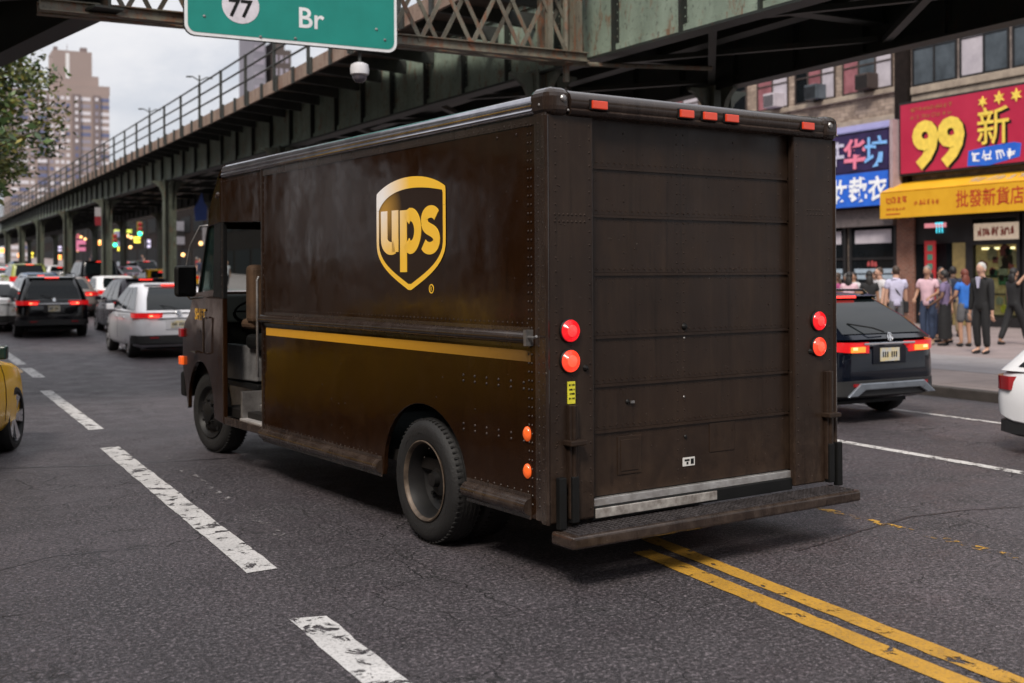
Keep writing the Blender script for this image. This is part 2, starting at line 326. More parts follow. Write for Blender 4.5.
tc=nt.nodes.new('ShaderNodeTexCoord'); sp=nt.nodes.new('ShaderNodeSeparateXYZ'); nt.links.new(tc.outputs['Generated'],sp.inputs[0])
mp=nt.nodes.new('ShaderNodeMapping'); mp.inputs['Scale'].default_value=(1,1,3.2); nt.links.new(tc.outputs['Generated'],mp.inputs[0])
cl=noise(nt,mp.outputs[0],2.6,7,.6,.3)
cov=ramp(nt,cl,[(.30,.72),(.54,.98)])
ccol=ramp(nt,cl,[(.35,(7.3,7.6,8.4)),(.62,(9.6,9.6,9.9))])
el=ramp(nt,sp.outputs[2],[(.0,.86),(.25,.90),(.9,1.75)])
mul=mixnode(nt,1.,ccol,el,'MULTIPLY')
fin=mixnode(nt,cov,sky.outputs[0],mul); nt.links.new(fin,bg.inputs[0]); bg.inputs[1].default_value=.082
sl=bpy.data.lights.new('sun','SUN'); sl.energy=3.0; sl.angle=R(16); sl.color=(1,.92,.82)
so=bpy.data.objects.new('sun',sl); COL.objects.link(so)
sd=Vector((math.sin(SUN_AZ)*math.cos(SUN_EL),math.cos(SUN_AZ)*math.cos(SUN_EL),math.sin(SUN_EL)))
so.rotation_euler=(-sd).to_track_quat('-Z','Y').to_euler(); so.location=(0,-20,40)
scene.view_settings.view_transform='Standard'; scene.view_settings.look='None'; scene.view_settings.exposure=.34; scene.view_settings.gamma=1
scene.render.engine='CYCLES'; scene.cycles.max_bounces=6; scene.cycles.transparent_max_bounces=12
scene.cycles.use_denoising=True; scene.cycles.sample_clamp_indirect=6

# ------------------------------------------------------------------ ground, pavement, markings
def sheet(name,x0,x1,y0,y1,dz,m,kind='structure',nx=1,step=3.):
    ys=[]; y=y0
    while y<y1-1e-6:
        ys.append(y); y+= step if y<340 else 120.
    ys.append(y1); mb=MB(); v=[];f=[]
    xs=[x0+(x1-x0)*i/nx for i in range(nx+1)]
    for y in ys:
        for x in xs: v.append((x,y,gz(y)+dz))
    k=nx+1
    for j in range(len(ys)-1):
        for i in range(nx): f.append((j*k+i,j*k+i+1,(j+1)*k+i+1,(j+1)*k+i))
    mb.add(v,f); o=mb.build(name,m,kind=kind,recalc=False); return o
sheet('ground',-900,900,-60,2400,-.02,mat('far_ground',(.09,.085,.08),.9),nx=6)
sheet('road',-2.6,13.0,-40,330,0,M_asph,nx=4,step=2.)
M_pav=paving('pavement_concrete',(.33,.265,.24),(.20,.16,.148),1.5,1.5)
M_pavl=paving('pale_paving',(.29,.265,.265),(.20,.18,.18),.9,.9)
M_pavb=paving('mauve_paving',(.26,.21,.205),(.165,.132,.13),1.5,1.5)
M_kerb=mat('kerb_stone',(.095,.08,.072),.85,c2=(.035,.03,.027),scale=4,amt=.8,bump=.4,bscale=30)
sheet('pavement',13.18,29.2,-30,330,.13,M_pav,nx=2,step=2.)
sheet('paving_band',15.4,18.2,-30,330,.134,M_pavl,step=2.)
sheet('paving_band_inner',18.2,29.2,-30,330,.134,M_pavb,step=2.)
sheet('pavement_left',-10.6,-2.78,-30,330,.13,M_pav,nx=2,step=2.)
def kerb(x0,x1):
    mb=MB(); y=-30
    while y<330:
        y2=y+2.
        b=len(mb.v); mb.box(x0,x1,y,y2-.01,-.05,.138); mb.k=b; mb.warp(lambda x,yy,z:(x,yy,z+gz(yy))); y=y2
    o=mb.build('kerb',M_kerb,bevel=.02); o['kind']='structure'; return o
kerb(13.0,13.18); kerb(-2.78,-2.6)
def mark(name,x0,x1,y0,y1,m,dz=.004,skew=0.):
    near=y0<31 and y1<62; n=max(1,int((y1-y0)/(.09 if near else 2))); mb=MB(); v=[];f=[]; rj=random.Random(int(abs(x0)*1000+y0*10)); ja=.0028 if near else 0; o0=o1=0
    for i in range(n+1):
        y=y0+(y1-y0)*i/n
        sk=skew*(y-y0)/(y1-y0) if y1>y0 else 0
        o0=o0*.35+rj.gauss(0,ja); o1=o1*.35+rj.gauss(0,ja)
        v+=[(x0+sk+o0,y+(rj.gauss(0,.02) if near and i in (0,n) else 0),gz(y)+dz),(x1+sk+o1,y+(rj.gauss(0,.02) if near and i in (0,n) else 0),gz(y)+dz)]
    f=[(2*i,2*i+1,2*i+3,2*i+2) for i in range(n)]
    return mb.add(v,f).build(name,m,kind='structure',recalc=False)
mark('lane_dash',1.74,1.93,1.6,5.72,M_white)
mark('lane_dash',1.80,1.99,6.77,12.45,M_white)
mark('lane_dash',1.90,2.07,14.0,19.2,M_white)
mark('lane_dash',2.05,2.25,21.8,24.2,M_white); mark('lane_dash',2.05,2.25,25.2,29.5,M_white)
mark('lane_ghost_mark',2.22,2.30,7.6,11.6,M_whiteold)
mark('centre_line',3.73,3.87,0,6.1,M_yellow,skew=.336); mark('centre_line',3.94,4.07,0,6.5,M_yellow,skew=.38)
mark('old_centre_line',6.0,6.09,4.4,7.4,M_yellowold)
mark('parking_line',8.58,8.71,-20,60,M_white)
mark('gutter_line',11.22,11.32,-20,40,M_white)
for y in (27.2,36,45,54,63): mark('lane_dash',4.72,4.86,y,y+3.4,M_white)
M_tar=mat('tar_sealant',(.012,.011,.012),.35,c2=(.02,.018,.02),scale=20,bump=.3)
def seam(pts,w,seed):
    r=random.Random(seed); P_=[]
    for (a,b),(c,d) in zip(pts[:-1],pts[1:]):
        n=int(math.dist((a,b),(c,d))/.12)
        for i in range(n): t=i/n; P_.append((a+(c-a)*t,b+(d-b)*t))
    o=0; Q=[]
    for i,(x,y) in enumerate(P_): o=o*.85+r.gauss(0,.018); Q.append((x+o,y+o*.6))
    mb=MB(); mb.stroke(Q,[w*r.uniform(.5,1.3) for _ in Q],lambda u,v,d:(u,v,gz(v)+.0025),0); mb.f=mb.f[::3]; mb.m=mb.m[::3]
    return mb.build('tar_seam',M_tar,kind='structure')
seam([(-1.2,6.2),(.1,6.6),(.7,6.5)],.012,1); seam([(-2.2,10.8),(.8,11.6),(2.9,11.1)],.03,3); seam([(5.0,5.6),(6.4,6.0),(8.4,5.7)],.02,4); seam([(.3,7.4),(.9,7.8),(1.5,7.7)],.012,5)
# dark asphalt repair strips
mark('road_patch',2.7,4.0,.2,2.6,mat('fresh_asphalt',(.034,.031,.034),.72,c2=(.022,.02,.022),scale=30,bump=.5,bscale=90),.002)
# ------------------------------------------------------------------ delivery van (local: x forward, y left, z up; origin under its rear left corner)
TW=2.385
vroot=thing('delivery_van','dark brown delivery van with gold shield emblem and closed roller door, straddling the yellow lines','delivery van',(3.18,5.58,0),R(96.5))
def vb(mb,name,m,parent=vroot,**k): return mb.build(name,m,parent,**k)
# cargo body: left side with wheel arch, right side, roof, bulkhead, floor
def arch(cx,rx,zc,rz,n=18,a0=PI,a1=0): return [(cx+rx*math.cos(a0+(a1-a0)*i/n),zc+rz*math.sin(a0+(a1-a0)*i/n)) for i in range(n+1)]
poly=[(.02,2.66),(.02,.37),(.84,.37)]+[(x,z) for x,z in arch(1.40,.545,.42,.49,20,PI,0)]+[(1.955,.37),(4.10,.37),(4.10,2.66)]
b=MB(); b.prism(poly,'y',-.035,0); body=vb(b,'cargo_body',M_side,bevel=.004)
b=MB(); b.prism(poly,'y',-TW,-TW+.035); vb(b,'cargo_body_side',M_side,body,bevel=.004)
b=MB(); b.box(.08,5.3,-TW+.1,-.1,.46,.54); b.box(5.3,6.6,-1.76,-.64,.46,.54); b.box(4.06,4.10,-.9,-.036,.55,2.70); b.box(4.06,4.10,-TW+.04,-1.5,.55,2.7); b.box(4.06,4.10,-1.5,-.9,2.1,2.7); vb(b,'floor_and_bulkhead',M_inner,body)
b=MB(); b.box(.75,2.05,-.60,-.57,.40,1.05); b.box(.75,2.05,-TW+.57,-TW+.6,.40,1.05); b.box(.75,2.05,-.57,-.04,1.02,1.05); b.box(.3,6.3,-1.75,-1.67,.36,.47); b.box(.3,6.3,-.75,-.67,.36,.47); b.tube([(1.385,-.4,.41),(1.385,-2.0,.41)],.07,10); b.ball((1.385,-1.19,.41),.19); b.tube([(6.02,-.4,.40),(6.02,-2.0,.40)],.05,8); b.tube([(5.5,-1.2,.45),(1.4,-1.19,.42)],.05,8); b.box(2.3,3.3,-TW+.2,-TW+.65,.24,.45); b.tube([(3.8,-1.5,.36),(.15,-1.6,.36)],.045,8); vb(b,'chassis',M_black)
b=MB(); b.box(.06,5.02,-TW+.06,-.06,2.745,2.772); roof=vb(b,'roof',M_trim,bevel=.01)
# roof edge rolls
def rolls(y0,sg):
    pr=[(0,2.655),(.016,2.662),(.024,2.676),(.016,2.690),(.004,2.695),(.013,2.705),(.016,2.722),(.008,2.745),(-.014,2.765),(-.06,2.775),(-.06,2.655)]
    m=MB(); m.prism([(y0+sg*u,z) for u,z in pr],'x',.12,5.02); return vb(m,'roof_edge',M_roofedge,roof,smooth=50)
rolls(0,1); rolls(-TW,-1)
# riveted edge strips on the left side
for x0,x1,d,z0,z1 in ((.005,.055,.012,.36,2.655),(.055,.12,.004,.37,2.655),(4.085,4.10,.012,.37,2.66),(.12,4.085,.004,2.60,2.655)):
    b=MB(); b.box(x0,x1,0,d,z0,z1); vb(b,'edge_strip',M_trim,body)
b=MB()
k0=len(b.v)
def rivrow(m,pts,nrm,r=.0075):
    for p in pts: m.dome(p,nrm,r*1.2,n=6)
rivrow(b,[(x,.004,2.615) for x in [.2+.055*i for i in range(70)]],(0,1,0),.006)
for xx in (.085,.155,.185): rivrow(b,[(xx,.003,.45+.05*i) for i in range(44)],(0,1,0),.006)
rivrow(b,[(.03,.012,.42+.06*i) for i in range(38)],(0,1,0),.006)
rivrow(b,[(4.07,.001,.5+.06*i) for i in range(35)],(0,1,0),.006)
for zz in (.80,.835,1.10,1.135): rivrow(b,[(.24+.13*i,.001,zz-.0) for i in range(6)],(0,1,0),.008)
rivrow(b,[(.2+.05*i,.001,1.475) for i in range(78)],(0,1,0),.005); rivrow(b,[(.2+.07*i,.001,.515) for i in range(9)],(0,1,0),.006); rivrow(b,[(2.05+.07*i,.001,.50) for i in range(29)],(0,1,0),.006)
rivrow(b,[(x,.001,2.56) for x in (.3,.5)],(0,1,0))
rv=random.Random(3)
rivrow(b,[(rv.uniform(.25,4.0),.0,rv.uniform(.5,2.5)) for _ in range(60)],(0,1,0),.004)
vb(b,'rivets',M_trim,body)['kind']='stuff'
# rub rail, skirts, stripe
def halfround(x0,x1,zc,r,d,yb=0,name='rub_rail',m=M_trim):
    q=MB(); pr=[(yb,zc-r)]+[(yb+d*math.cos(a),zc+r*math.sin(a)) for a in [R(-75+15*i) for i in range(11)]]+[(yb,zc+r)]
    q.prism(pr,'x',x0,x1); q.box(x0,x1,yb,yb+.006,zc-r-.022,zc-r); q.box(x0,x1,yb,yb+.006,zc+r,zc+r+.022); return vb(q,name,m,body,smooth=50)
halfround(.17,4.09,1.395,.036,.05)
halfround(.17,.85,.435,.05,.055,name='skirt_rail'); halfround(1.96,4.09,.425,.048,.05,name='skirt_rail')
b=MB(); b.box(.145,.17,0,.05,1.35,1.44); b.tube([(.15,.03,1.40),(.06,.055,1.40),(.03,.06,1.41)],.008,6); vb(b,'rail_latch',M_steel,body)
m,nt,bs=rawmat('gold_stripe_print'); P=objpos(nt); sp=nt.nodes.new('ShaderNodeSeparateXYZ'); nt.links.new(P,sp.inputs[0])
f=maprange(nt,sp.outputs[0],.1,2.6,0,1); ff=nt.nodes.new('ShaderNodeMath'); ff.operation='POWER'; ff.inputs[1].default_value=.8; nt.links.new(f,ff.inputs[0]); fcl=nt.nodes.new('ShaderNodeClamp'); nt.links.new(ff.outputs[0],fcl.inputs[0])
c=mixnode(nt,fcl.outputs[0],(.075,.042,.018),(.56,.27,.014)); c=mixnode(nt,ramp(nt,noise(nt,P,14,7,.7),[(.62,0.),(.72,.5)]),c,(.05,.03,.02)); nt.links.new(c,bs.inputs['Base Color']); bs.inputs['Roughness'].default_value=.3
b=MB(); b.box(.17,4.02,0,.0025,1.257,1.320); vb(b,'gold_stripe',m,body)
# shield emblem
EC=1.553
def onside(u,z,d): return (EC-u,.0015+d,z)
def bez(p0,p1,p2,p3,n=14): return [tuple((1-t)**3*p0[i]+3*(1-t)**2*t*p1[i]+3*(1-t)*t*t*p2[i]+t**3*p3[i] for i in (0,1)) for t in [k/n for k in range(n+1)]]
W=.466
right=bez((W,2.318),(W,2.15),(W,2.05),(W,1.965),6)+bez((W,1.965),(W,1.81),(.18,1.72),(0,1.648),16)[1:]
left=[(-u,z) for u,z in right][::-1]
top=bez((-W,2.318),(-.22,2.44),(.22,2.44),(W,2.318),18)
outer=right+left[1:]+top[1:-1]
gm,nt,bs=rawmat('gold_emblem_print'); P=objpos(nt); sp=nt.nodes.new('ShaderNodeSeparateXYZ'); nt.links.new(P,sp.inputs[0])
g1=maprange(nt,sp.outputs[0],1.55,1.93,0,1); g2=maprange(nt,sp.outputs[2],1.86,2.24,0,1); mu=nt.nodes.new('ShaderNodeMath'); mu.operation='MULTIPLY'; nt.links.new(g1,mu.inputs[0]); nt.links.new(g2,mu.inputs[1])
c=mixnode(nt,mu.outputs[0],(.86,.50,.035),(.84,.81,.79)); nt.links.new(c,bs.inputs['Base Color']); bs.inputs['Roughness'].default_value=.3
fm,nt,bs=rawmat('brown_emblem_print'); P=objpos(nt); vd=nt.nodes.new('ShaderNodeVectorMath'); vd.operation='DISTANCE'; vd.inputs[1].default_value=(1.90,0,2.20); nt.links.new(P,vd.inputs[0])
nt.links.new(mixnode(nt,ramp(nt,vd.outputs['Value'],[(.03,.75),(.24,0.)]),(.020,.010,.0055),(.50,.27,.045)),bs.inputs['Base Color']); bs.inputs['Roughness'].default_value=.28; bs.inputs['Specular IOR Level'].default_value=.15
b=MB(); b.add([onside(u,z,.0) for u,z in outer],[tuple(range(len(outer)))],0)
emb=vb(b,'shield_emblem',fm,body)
# rim ring + swoosh + letters, 2 mm proud
iw=W-.034
ir=bez((iw,2.20),(iw,2.12),(iw,2.04),(iw,1.972),6)+bez((iw,1.972),(iw,1.835),(.165,1.755),(0,1.688),16)[1:]
il=[(-u,z) for u,z in ir][::-1]
ring_o=[(W,2.20)]+[p for p in right if p[1]<2.2]+[p for p in left[1:] if p[1]<2.2]+[(-W,2.20)]
def strip(m,a,c,fn,th,mi=0):
    n=min(len(a),len(c))
    def rs(p,n):
        L=[0]
        for i in range(1,len(p)): L.append(L[-1]+math.dist(p[i],p[i-1]))
        out=[]
        for k in range(n):
            t=L[-1]*k/(n-1); i=max(j for j in range(len(L)) if L[j]<=t+1e-9); i=min(i,len(p)-2); q=(t-L[i])/max(1e-9,L[i+1]-L[i]); out.append(tuple(p[i][j]+(p[i+1][j]-p[i][j])*q for j in (0,1)))
        return out
    n=40; a=rs(a,n); c=rs(c,n); v=[fn(*p,th) for p in a]+[fn(*p,th) for p in c]
    m.add(v,[(i,i+1,n+i+1,n+i) for i in range(n-1)],mi)
b=MB(); strip(b,ring_o,[(iw,2.20)]+ir[1:]+il[1:-1]+[(-iw,2.20)],onside,.003)
topo=[(-W,2.201)]+top+[(W,2.201)]
swoosh=bez((-iw,2.201),(-.36,2.30),(-.10,2.385),(W-.034,2.295),22)+[(iw,2.201)]
strip(b,topo,swoosh,onside,.003); vb(b,'emblem_border',gm,emb,recalc=False)
def letter(st,closed=False,ws=.088,extra=None,nm='emblem_letter'):
    q=MB()
    for pts,w,cl in st: q.stroke(pts,w,onside,.004,closed=cl)
    return vb(q,nm,gm,emb)
def arcp(cx,cz,rx,rz,a0,a1,n=14): return [(cx+rx*math.cos(R(a0+(a1-a0)*i/n)),cz+rz*math.sin(R(a0+(a1-a0)*i/n))) for i in range(n+1)]
letter([([(-.356,2.195)]+[(-.356,2.02)]+arcp(-.256,2.0,.100,.063,180,300,12),[.088]*2+[.088]*13,False),([(-.200,2.195),(-.200,1.912)],.088,False)])
letter([([(-.084,2.19),(-.084,1.775)],.090,False),([(-.039,2.120)]+arcp(.012,2.048,.098,.110,105,-105,18)+[(-.039,1.972)],.088,False)])
letter([(arcp(.278,2.115,.082,.050,25,200,12)+bez((.20,2.09),(.215,2.04),(.345,2.055),(.352,1.985),10)+arcp(.265,1.975,.087,.048,0,-155,12)[1:],.080,False)])
b=MB(); b.stroke(arcp(1.553-1.272,1.665,.027,.027,0,360,20)[:-1],.007,onside,.002,closed=True); addtext(b,'R',.028,lambda u,z,d:onside(EC-1.272+u,z+1.651,d),.002); vb(b,'registered_mark',gm,emb)
# rear frame
b=MB(); b.box(0,.05,-.325,-.002,.36,2.655); rl=vb(b,'rear_post',M_rear,bevel=.012)
b=MB(); b.box(0,.05,-TW+.002,-1.985,.36,2.655); rr=vb(b,'rear_post',M_rear,bevel=.012)
b=MB(); b.box(.005,.035,-.012,.014,.36,2.64); b.tube([(.004,.004,.36),(.004,.004,2.64)],.012,8); vb(b,'corner_trim',M_trim,rl,smooth=40)
b=MB(); b.tube([(.004,-TW,.36),(.004,-TW,2.64)],.014,8); vb(b,'corner_trim',M_trim,rr,smooth=40)
b=MB()
for yy in (-.055,-.295): rivrow(b,[(0,yy,.42+.075*i) for i in range(30)],(-1,0,0),.006)
rivrow(b,[(0,-.13+rv.uniform(-.1,.1),rv.uniform(.45,2.6)) for _ in range(40)],(-1,0,0),.005)
for zz in (2.05,2.09): rivrow(b,[(0,-.05-.03*i,zz) for i in range(8)],(-1,0,0),.007)
vb(b,'rivets',M_rear,rl)['kind']='stuff'
b=MB()
for yy in (-2.02,-2.33): rivrow(b,[(0,yy,.42+.075*i) for i in range(30)],(-1,0,0),.006)
for zz in (2.14,2.17): rivrow(b,[(0,-2.12-.03*i,zz) for i in range(6)],(-1,0,0),.006)
vb(b,'rivets',M_rear,rr)['kind']='stuff'
pr=[(.06,2.648),(-.012,2.648),(-.03,2.660),(-.034,2.676),(-.022,2.688),(-.03,2.70),(-.035,2.73),(-.022,2.765),(.01,2.788),(.08,2.795)]
b=MB(); b.prism(pr,'y',-2.245,-.145); hd=vb(b,'rear_header',M_trim,smooth=45)
def cornercap(y0,y1,sg):
    q=MB(); q.box(-.04,.17,y0,y1,2.638,2.800); o=vb(q,'corner_cap',M_trim,bevel=.055,seg=4); 
    q=MB(); q.dome((-.042,(y0+y1)/2-.02*sg,2.735),(-1,0,.2),.022,.01,8); q.dome((.05,y1+.002 if sg>0 else y0-.002,2.70),(0,sg,0),.009); q.dome((-.04,y0+.03,2.67),(-1,0,0),.008); vb(q,'cap_bolt',M_steel,o); return o
cornercap(-.148,.018,1); cornercap(-TW-.018,-2.242,-1)
for y in (-.339,-1.010,-1.201,-1.388,-2.082):
    b=MB(); b.box(-.052,-.028,y-.055,y+.055,2.692,2.738); b.box(-.040,-.026,y-.066,y+.066,2.685,2.745,1); vb(b,'marker_light',[M_mkr,M_black],bevel=.004)
# roller door
seams=[.462,.840,1.108,1.388,1.754,2.092,2.372,2.66]
b=MB()
for z0,z1 in zip(seams[:-1],seams[1:]): b.box(.062,.09,-2.04,-.28,z0+.004,z1-.004)
rd=vb(b,'roller_door',M_door,bevel=.004)
b=MB()
for z in seams[1:-1]:
    b.box(.052,.062,-1.985,-.326,z-.010,z+.006)
    rivrow(b,[(.056,-.35-.045*i,z+.030) for i in range(36)],(-1,0,0),.0042); rivrow(b,[(.062,-.35-.045*i,z-.03) for i in range(36)],(-1,0,0),.0035)
for yy in (-1.075,-1.02): rivrow(b,[(.062,yy,.5+.06*i) for i in range(36)],(-1,0,0),.0055)
for yy in (-.60,-1.50): rivrow(b,[(.062,yy,1.78+.1*i) for i in range(9)],(-1,0,0),.006)
rivrow(b,[(.062,rv.uniform(-1.95,-.35),rv.uniform(.5,2.6)) for _ in range(90)],(-1,0,0),.0045)
vb(b,'seam_strip',M_door,rd)
b=MB(); b.box(.056,.064,-.72,-.54,.575,.80); b.box(.052,.058,-.70,-.56,.595,.78); vb(b,'access_plate',M_door,rd,bevel=.004)
b=MB(); b.box(.057,.064,-1.50,-1.28,.64,.82); vb(b,'access_plate',M_door,rd,bevel=.004)
b=MB(); b.dome((.060,-1.075,1.43),(-1,0,0),.022,.02,10); b.dome((.060,-1.08,.755),(-1,0,0),.014); b.dome((.06,-.62,1.0),(-1,0,0),.016,.012); vb(b,'door_lock',M_black,rd)
b=MB(); b.dome((.060,-1.075,1.36),(-1,0,0),.008); b.box(.048,.06,-.665,-.64,.99,1.005); b.dome((.06,-1.07,1.0),(-1,0,0),.008); vb(b,'door_lock_pin',M_steel,rd)
b=MB(); b.box(.058,.060,-1.155,-1.055,.575,.628); st=vb(b,'door_sticker',mat('white_sticker',(.7,.69,.66),.6),rd)
b=MB(); b.box(.0565,.058,-1.145,-1.12,.585,.618); b.box(.0565,.058,-1.11,-1.07,.605,.617); b.box(.0565,.058,-1.10,-1.085,.585,.60); vb(b,'sticker_print',M_black,st)
b=MB(); b.box(.035,.075,-1.99,-.325,.415,.461); b.box(.02,.09,-1.985,-.326,.34,.414,1); b.box(.012,.022,-1.30,-.34,.352,.408,2); sill=vb(b,'door_sill',[M_alu,M_black,M_aluw],bevel=.004)
# bumper step
b=MB(); b.box(-.195,.015,-2.405,-.02,.25,.322); stp=vb(b,'bumper_step',M_trim,bevel=.016,seg=3)
b=MB(); b.box(-.165,.012,-2.37,-.07,.322,.327)
y=-.1
while y>-2.34:
    for i in range(6):
        x=-.15+.03*i; b.box(x-.009,x+.009,y-.011,y+.011,.327,.334)
    y-=.036
vb(b,'tread_plate',M_tread,stp)
# door latch posts
def latch(y,sg,zt):
    q=MB(); q.box(-.030,.0,y-.032,y+.032,.38,zt,0); q.box(-.045,0,y-.025,y+.025,.36,.62,1); q.box(-.075,0,y-.058,y+.058,.795,.825,0); q.tube([(-.03,y+.0,.42),(-.03,y,zt)],.015,8,0); q.box(-.04,0,y+.085*sg-.025,y+.085*sg+.025,.33,.62,1)
    return vb(q,'latch_post',[M_rear,M_black],bevel=.006)
latch(-.155,1,1.02); latch(-2.30,-1,1.10)
b=MB(); b.box(-.006,0,-.182,-.130,1.025,1.150); sk=vb(b,'inspection_sticker',mat('yellow_sticker',(.72,.66,.04),.5),rl)
b=MB()
for i,z in enumerate((1.138,1.112,1.088,1.062)): 
    for k in range(3): b.box(-.0075,-.006,-.176+.014*k,-.176+.014*k+(.009,.006,.011)[(i+k)%3],z-.012,z-.002)
vb(b,'sticker_print',M_black,sk)
def taillamp(y,z,r,m,par):
    q=MB(); q.lathe([(r+.007,0),(r+.007,-.010),(r+.001,-.016),(r,-.012),(0,-.012)],(0,y,z),'x',28); o=vb(q,'tail_light',M_black,par,smooth=40)
    q=MB(); pr_=[(r,-.010),(r,-.02)]
    for i in range(9): pr_+=[(r*(.95-.1*i),-.024-.0015*i),(r*(.92-.1*i),-.021-.0015*i)]
    q.lathe(pr_+[(.001,-.036)],(0,y,z),'x',32); l=vb(q,'lens',m,o,smooth=15)
    q=MB(); q.lathe([(r*.55,-.033),(r*.45,-.037),(.001,-.039)],(0,y,z),'x',20); vb(q,'bulb_glow',mat('bulb_glow_'+m.name,(.8,.06,.04),.3,emit=.55,ecol=(1,.05,.06) if m is M_red else (1,.16,.07)),l,smooth=60)
for y in (-.144,-2.212):
    taillamp(y,1.436,.062,M_red,rl if y>-1 else rr); taillamp(y,1.266,.062,M_redor,rl if y>-1 else rr)
b=MB(); b.dome((0,-.26,1.22),(-1,0,0),.02,.02); b.dome((0,-2.14,1.235),(-1,0,0),.02,.02); vb(b,'post_bolt',M_black,rl)
for z in (.846,.634):
    q=MB(); q.lathe([(.034,0),(.034,.008),(.022,.02),(.001,.024)],(.202,0.001,z),'y',20); q.warp(lambda x,y,zz:(x,y,z+(zz-z)*1.25)); vb(q,'side_marker',M_amber,body,smooth=60)
# wheels
def wheel(name,c,yo,yi,dual=False,steer=0,flip=1,front=False):
    # outer face at yo going inwards to yi (local)
    w=yo-yi; Rr=.408
    root=thing(name,None,None); root.parent=vroot; root.location=c; root.rotation_euler=(0,0,steer)
    pr=[(.262,0),(.30,.012),(.345,.016),(.372,.006),(.395,-.018),(.405,-.045),(.408,-w/2),(.405,-w+.045),(.395,-w+.018),(.36,-w),(.262,-w)]
    pr=[(r,yo+h) for r,h in pr]
    q=MB(); q.lathe(pr,(0,0,0),'y',56,close=True)
    t=q.build('tyre',M_tyre,root,smooth=35)
    q=MB()
    for dy in (-.055,-.085,-.115,-.145,-.175):
        if -dy<w-.02: q.lathe([(.4095,yo+dy-.006),(.4105,yo+dy),(.4095,yo+dy+.006)],(0,0,0),'y',48,cap=False)
    n=64
    for k in range(n):
        a=2*PI*k/n; 
        for hh in (-.035,-w+.035): q.obox((.4005*math.cos(a),yo+hh,.4005*math.sin(a)),(.010,.045,.012),Matrix.Rotation(-a,3,'Y'))
    q.build('tread',M_tyre,t)
    q=MB()
    for k in range(9):
        a0=R(40*k+rv.uniform(-4,4)); q.stroke([(.318*math.cos(a0+R(2*i)),.318*math.sin(a0+R(2*i))) for i in range(7)],.012,lambda u,v,d:(u,yo+.0135+d,v),.002)
    q.build('sidewall_marks',M_tyre,t)
    if not front:
        q=MB(); q.lathe([(.266,yo+.010),(.258,yo+.014),(.246,yo+.004),(.240,yo-.02)],(0,0,0),'y',48,close=False); q.f=q.f[:-1]; q.m=q.m[:-1]; q.build('rim_lip',M_riml,root,smooth=50,recalc=False)
        q=MB(); q.lathe([(.242,yo-.012),(.222,yo-.05),(.212,yo-.12),(.17,yo-.155),(.11,yo-.160),(.108,yo-.11),(.06,yo-.09),(.0,yo-.088)],(0,0,0),'y',40); rim=q.build('rim',M_rim,root,smooth=35)
        q=MB()
        for k in range(8):
            a=2*PI*k/8; q.tube([(.152*math.cos(a),yo-.158,.152*math.sin(a)),(.152*math.cos(a),yo-.118,.152*math.sin(a))],.016,6)
        q.lathe([(.05,yo-.09),(.045,yo-.05),(.0,yo-.045)],(0,0,0),'y',16); q.build('hub',M_rim,rim,smooth=35)
    else:
        q=MB(); q.lathe([(.264,yo+.010),(.256,yo+.014),(.244,yo+.002),(.225,yo-.03),(.20,yo-.035),(.17,yo+.0),(.13,yo+.018),(.10,yo+.02),(.095,yo+.045),(.05,yo+.06),(0,yo+.062)],(0,0,0),'y',40); rim=q.build('rim',M_rim,root,smooth=35)
        q=MB()
        for k in range(8):
            a=2*PI*k/8; q.tube([(.118*math.cos(a),yo+.015,.118*math.sin(a)),(.118*math.cos(a),yo+.045,.118*math.sin(a))],.014,6)
        for k in range(5):
            a=2*PI*k/5+.3; q.lathe([(.028,.0),(.028,.002)],(.185*math.cos(a),yo-.008,.185*math.sin(a)),'y',10,1)
        q.build('hub',[M_rim,M_black],rim,smooth=35)
    return root
wheel('rear_wheel',(1.385,0,.408),-.005,-.215); wheel('rear_wheel',(1.385,0,.408),-.265,-.475)
wheel('rear_wheel',(1.385,0,.408),-TW+.215,-TW+.005); wheel('rear_wheel',(1.385,0,.408),-TW+.475,-TW+.265)
wheel('front_wheel',(6.02,-.34,.408),.11,-.11,steer=R(7),front=True)
wf=wheel('front_wheel',(6.02,-TW+.34,.408),.11,-.11,steer=R(7)+PI,front=True)
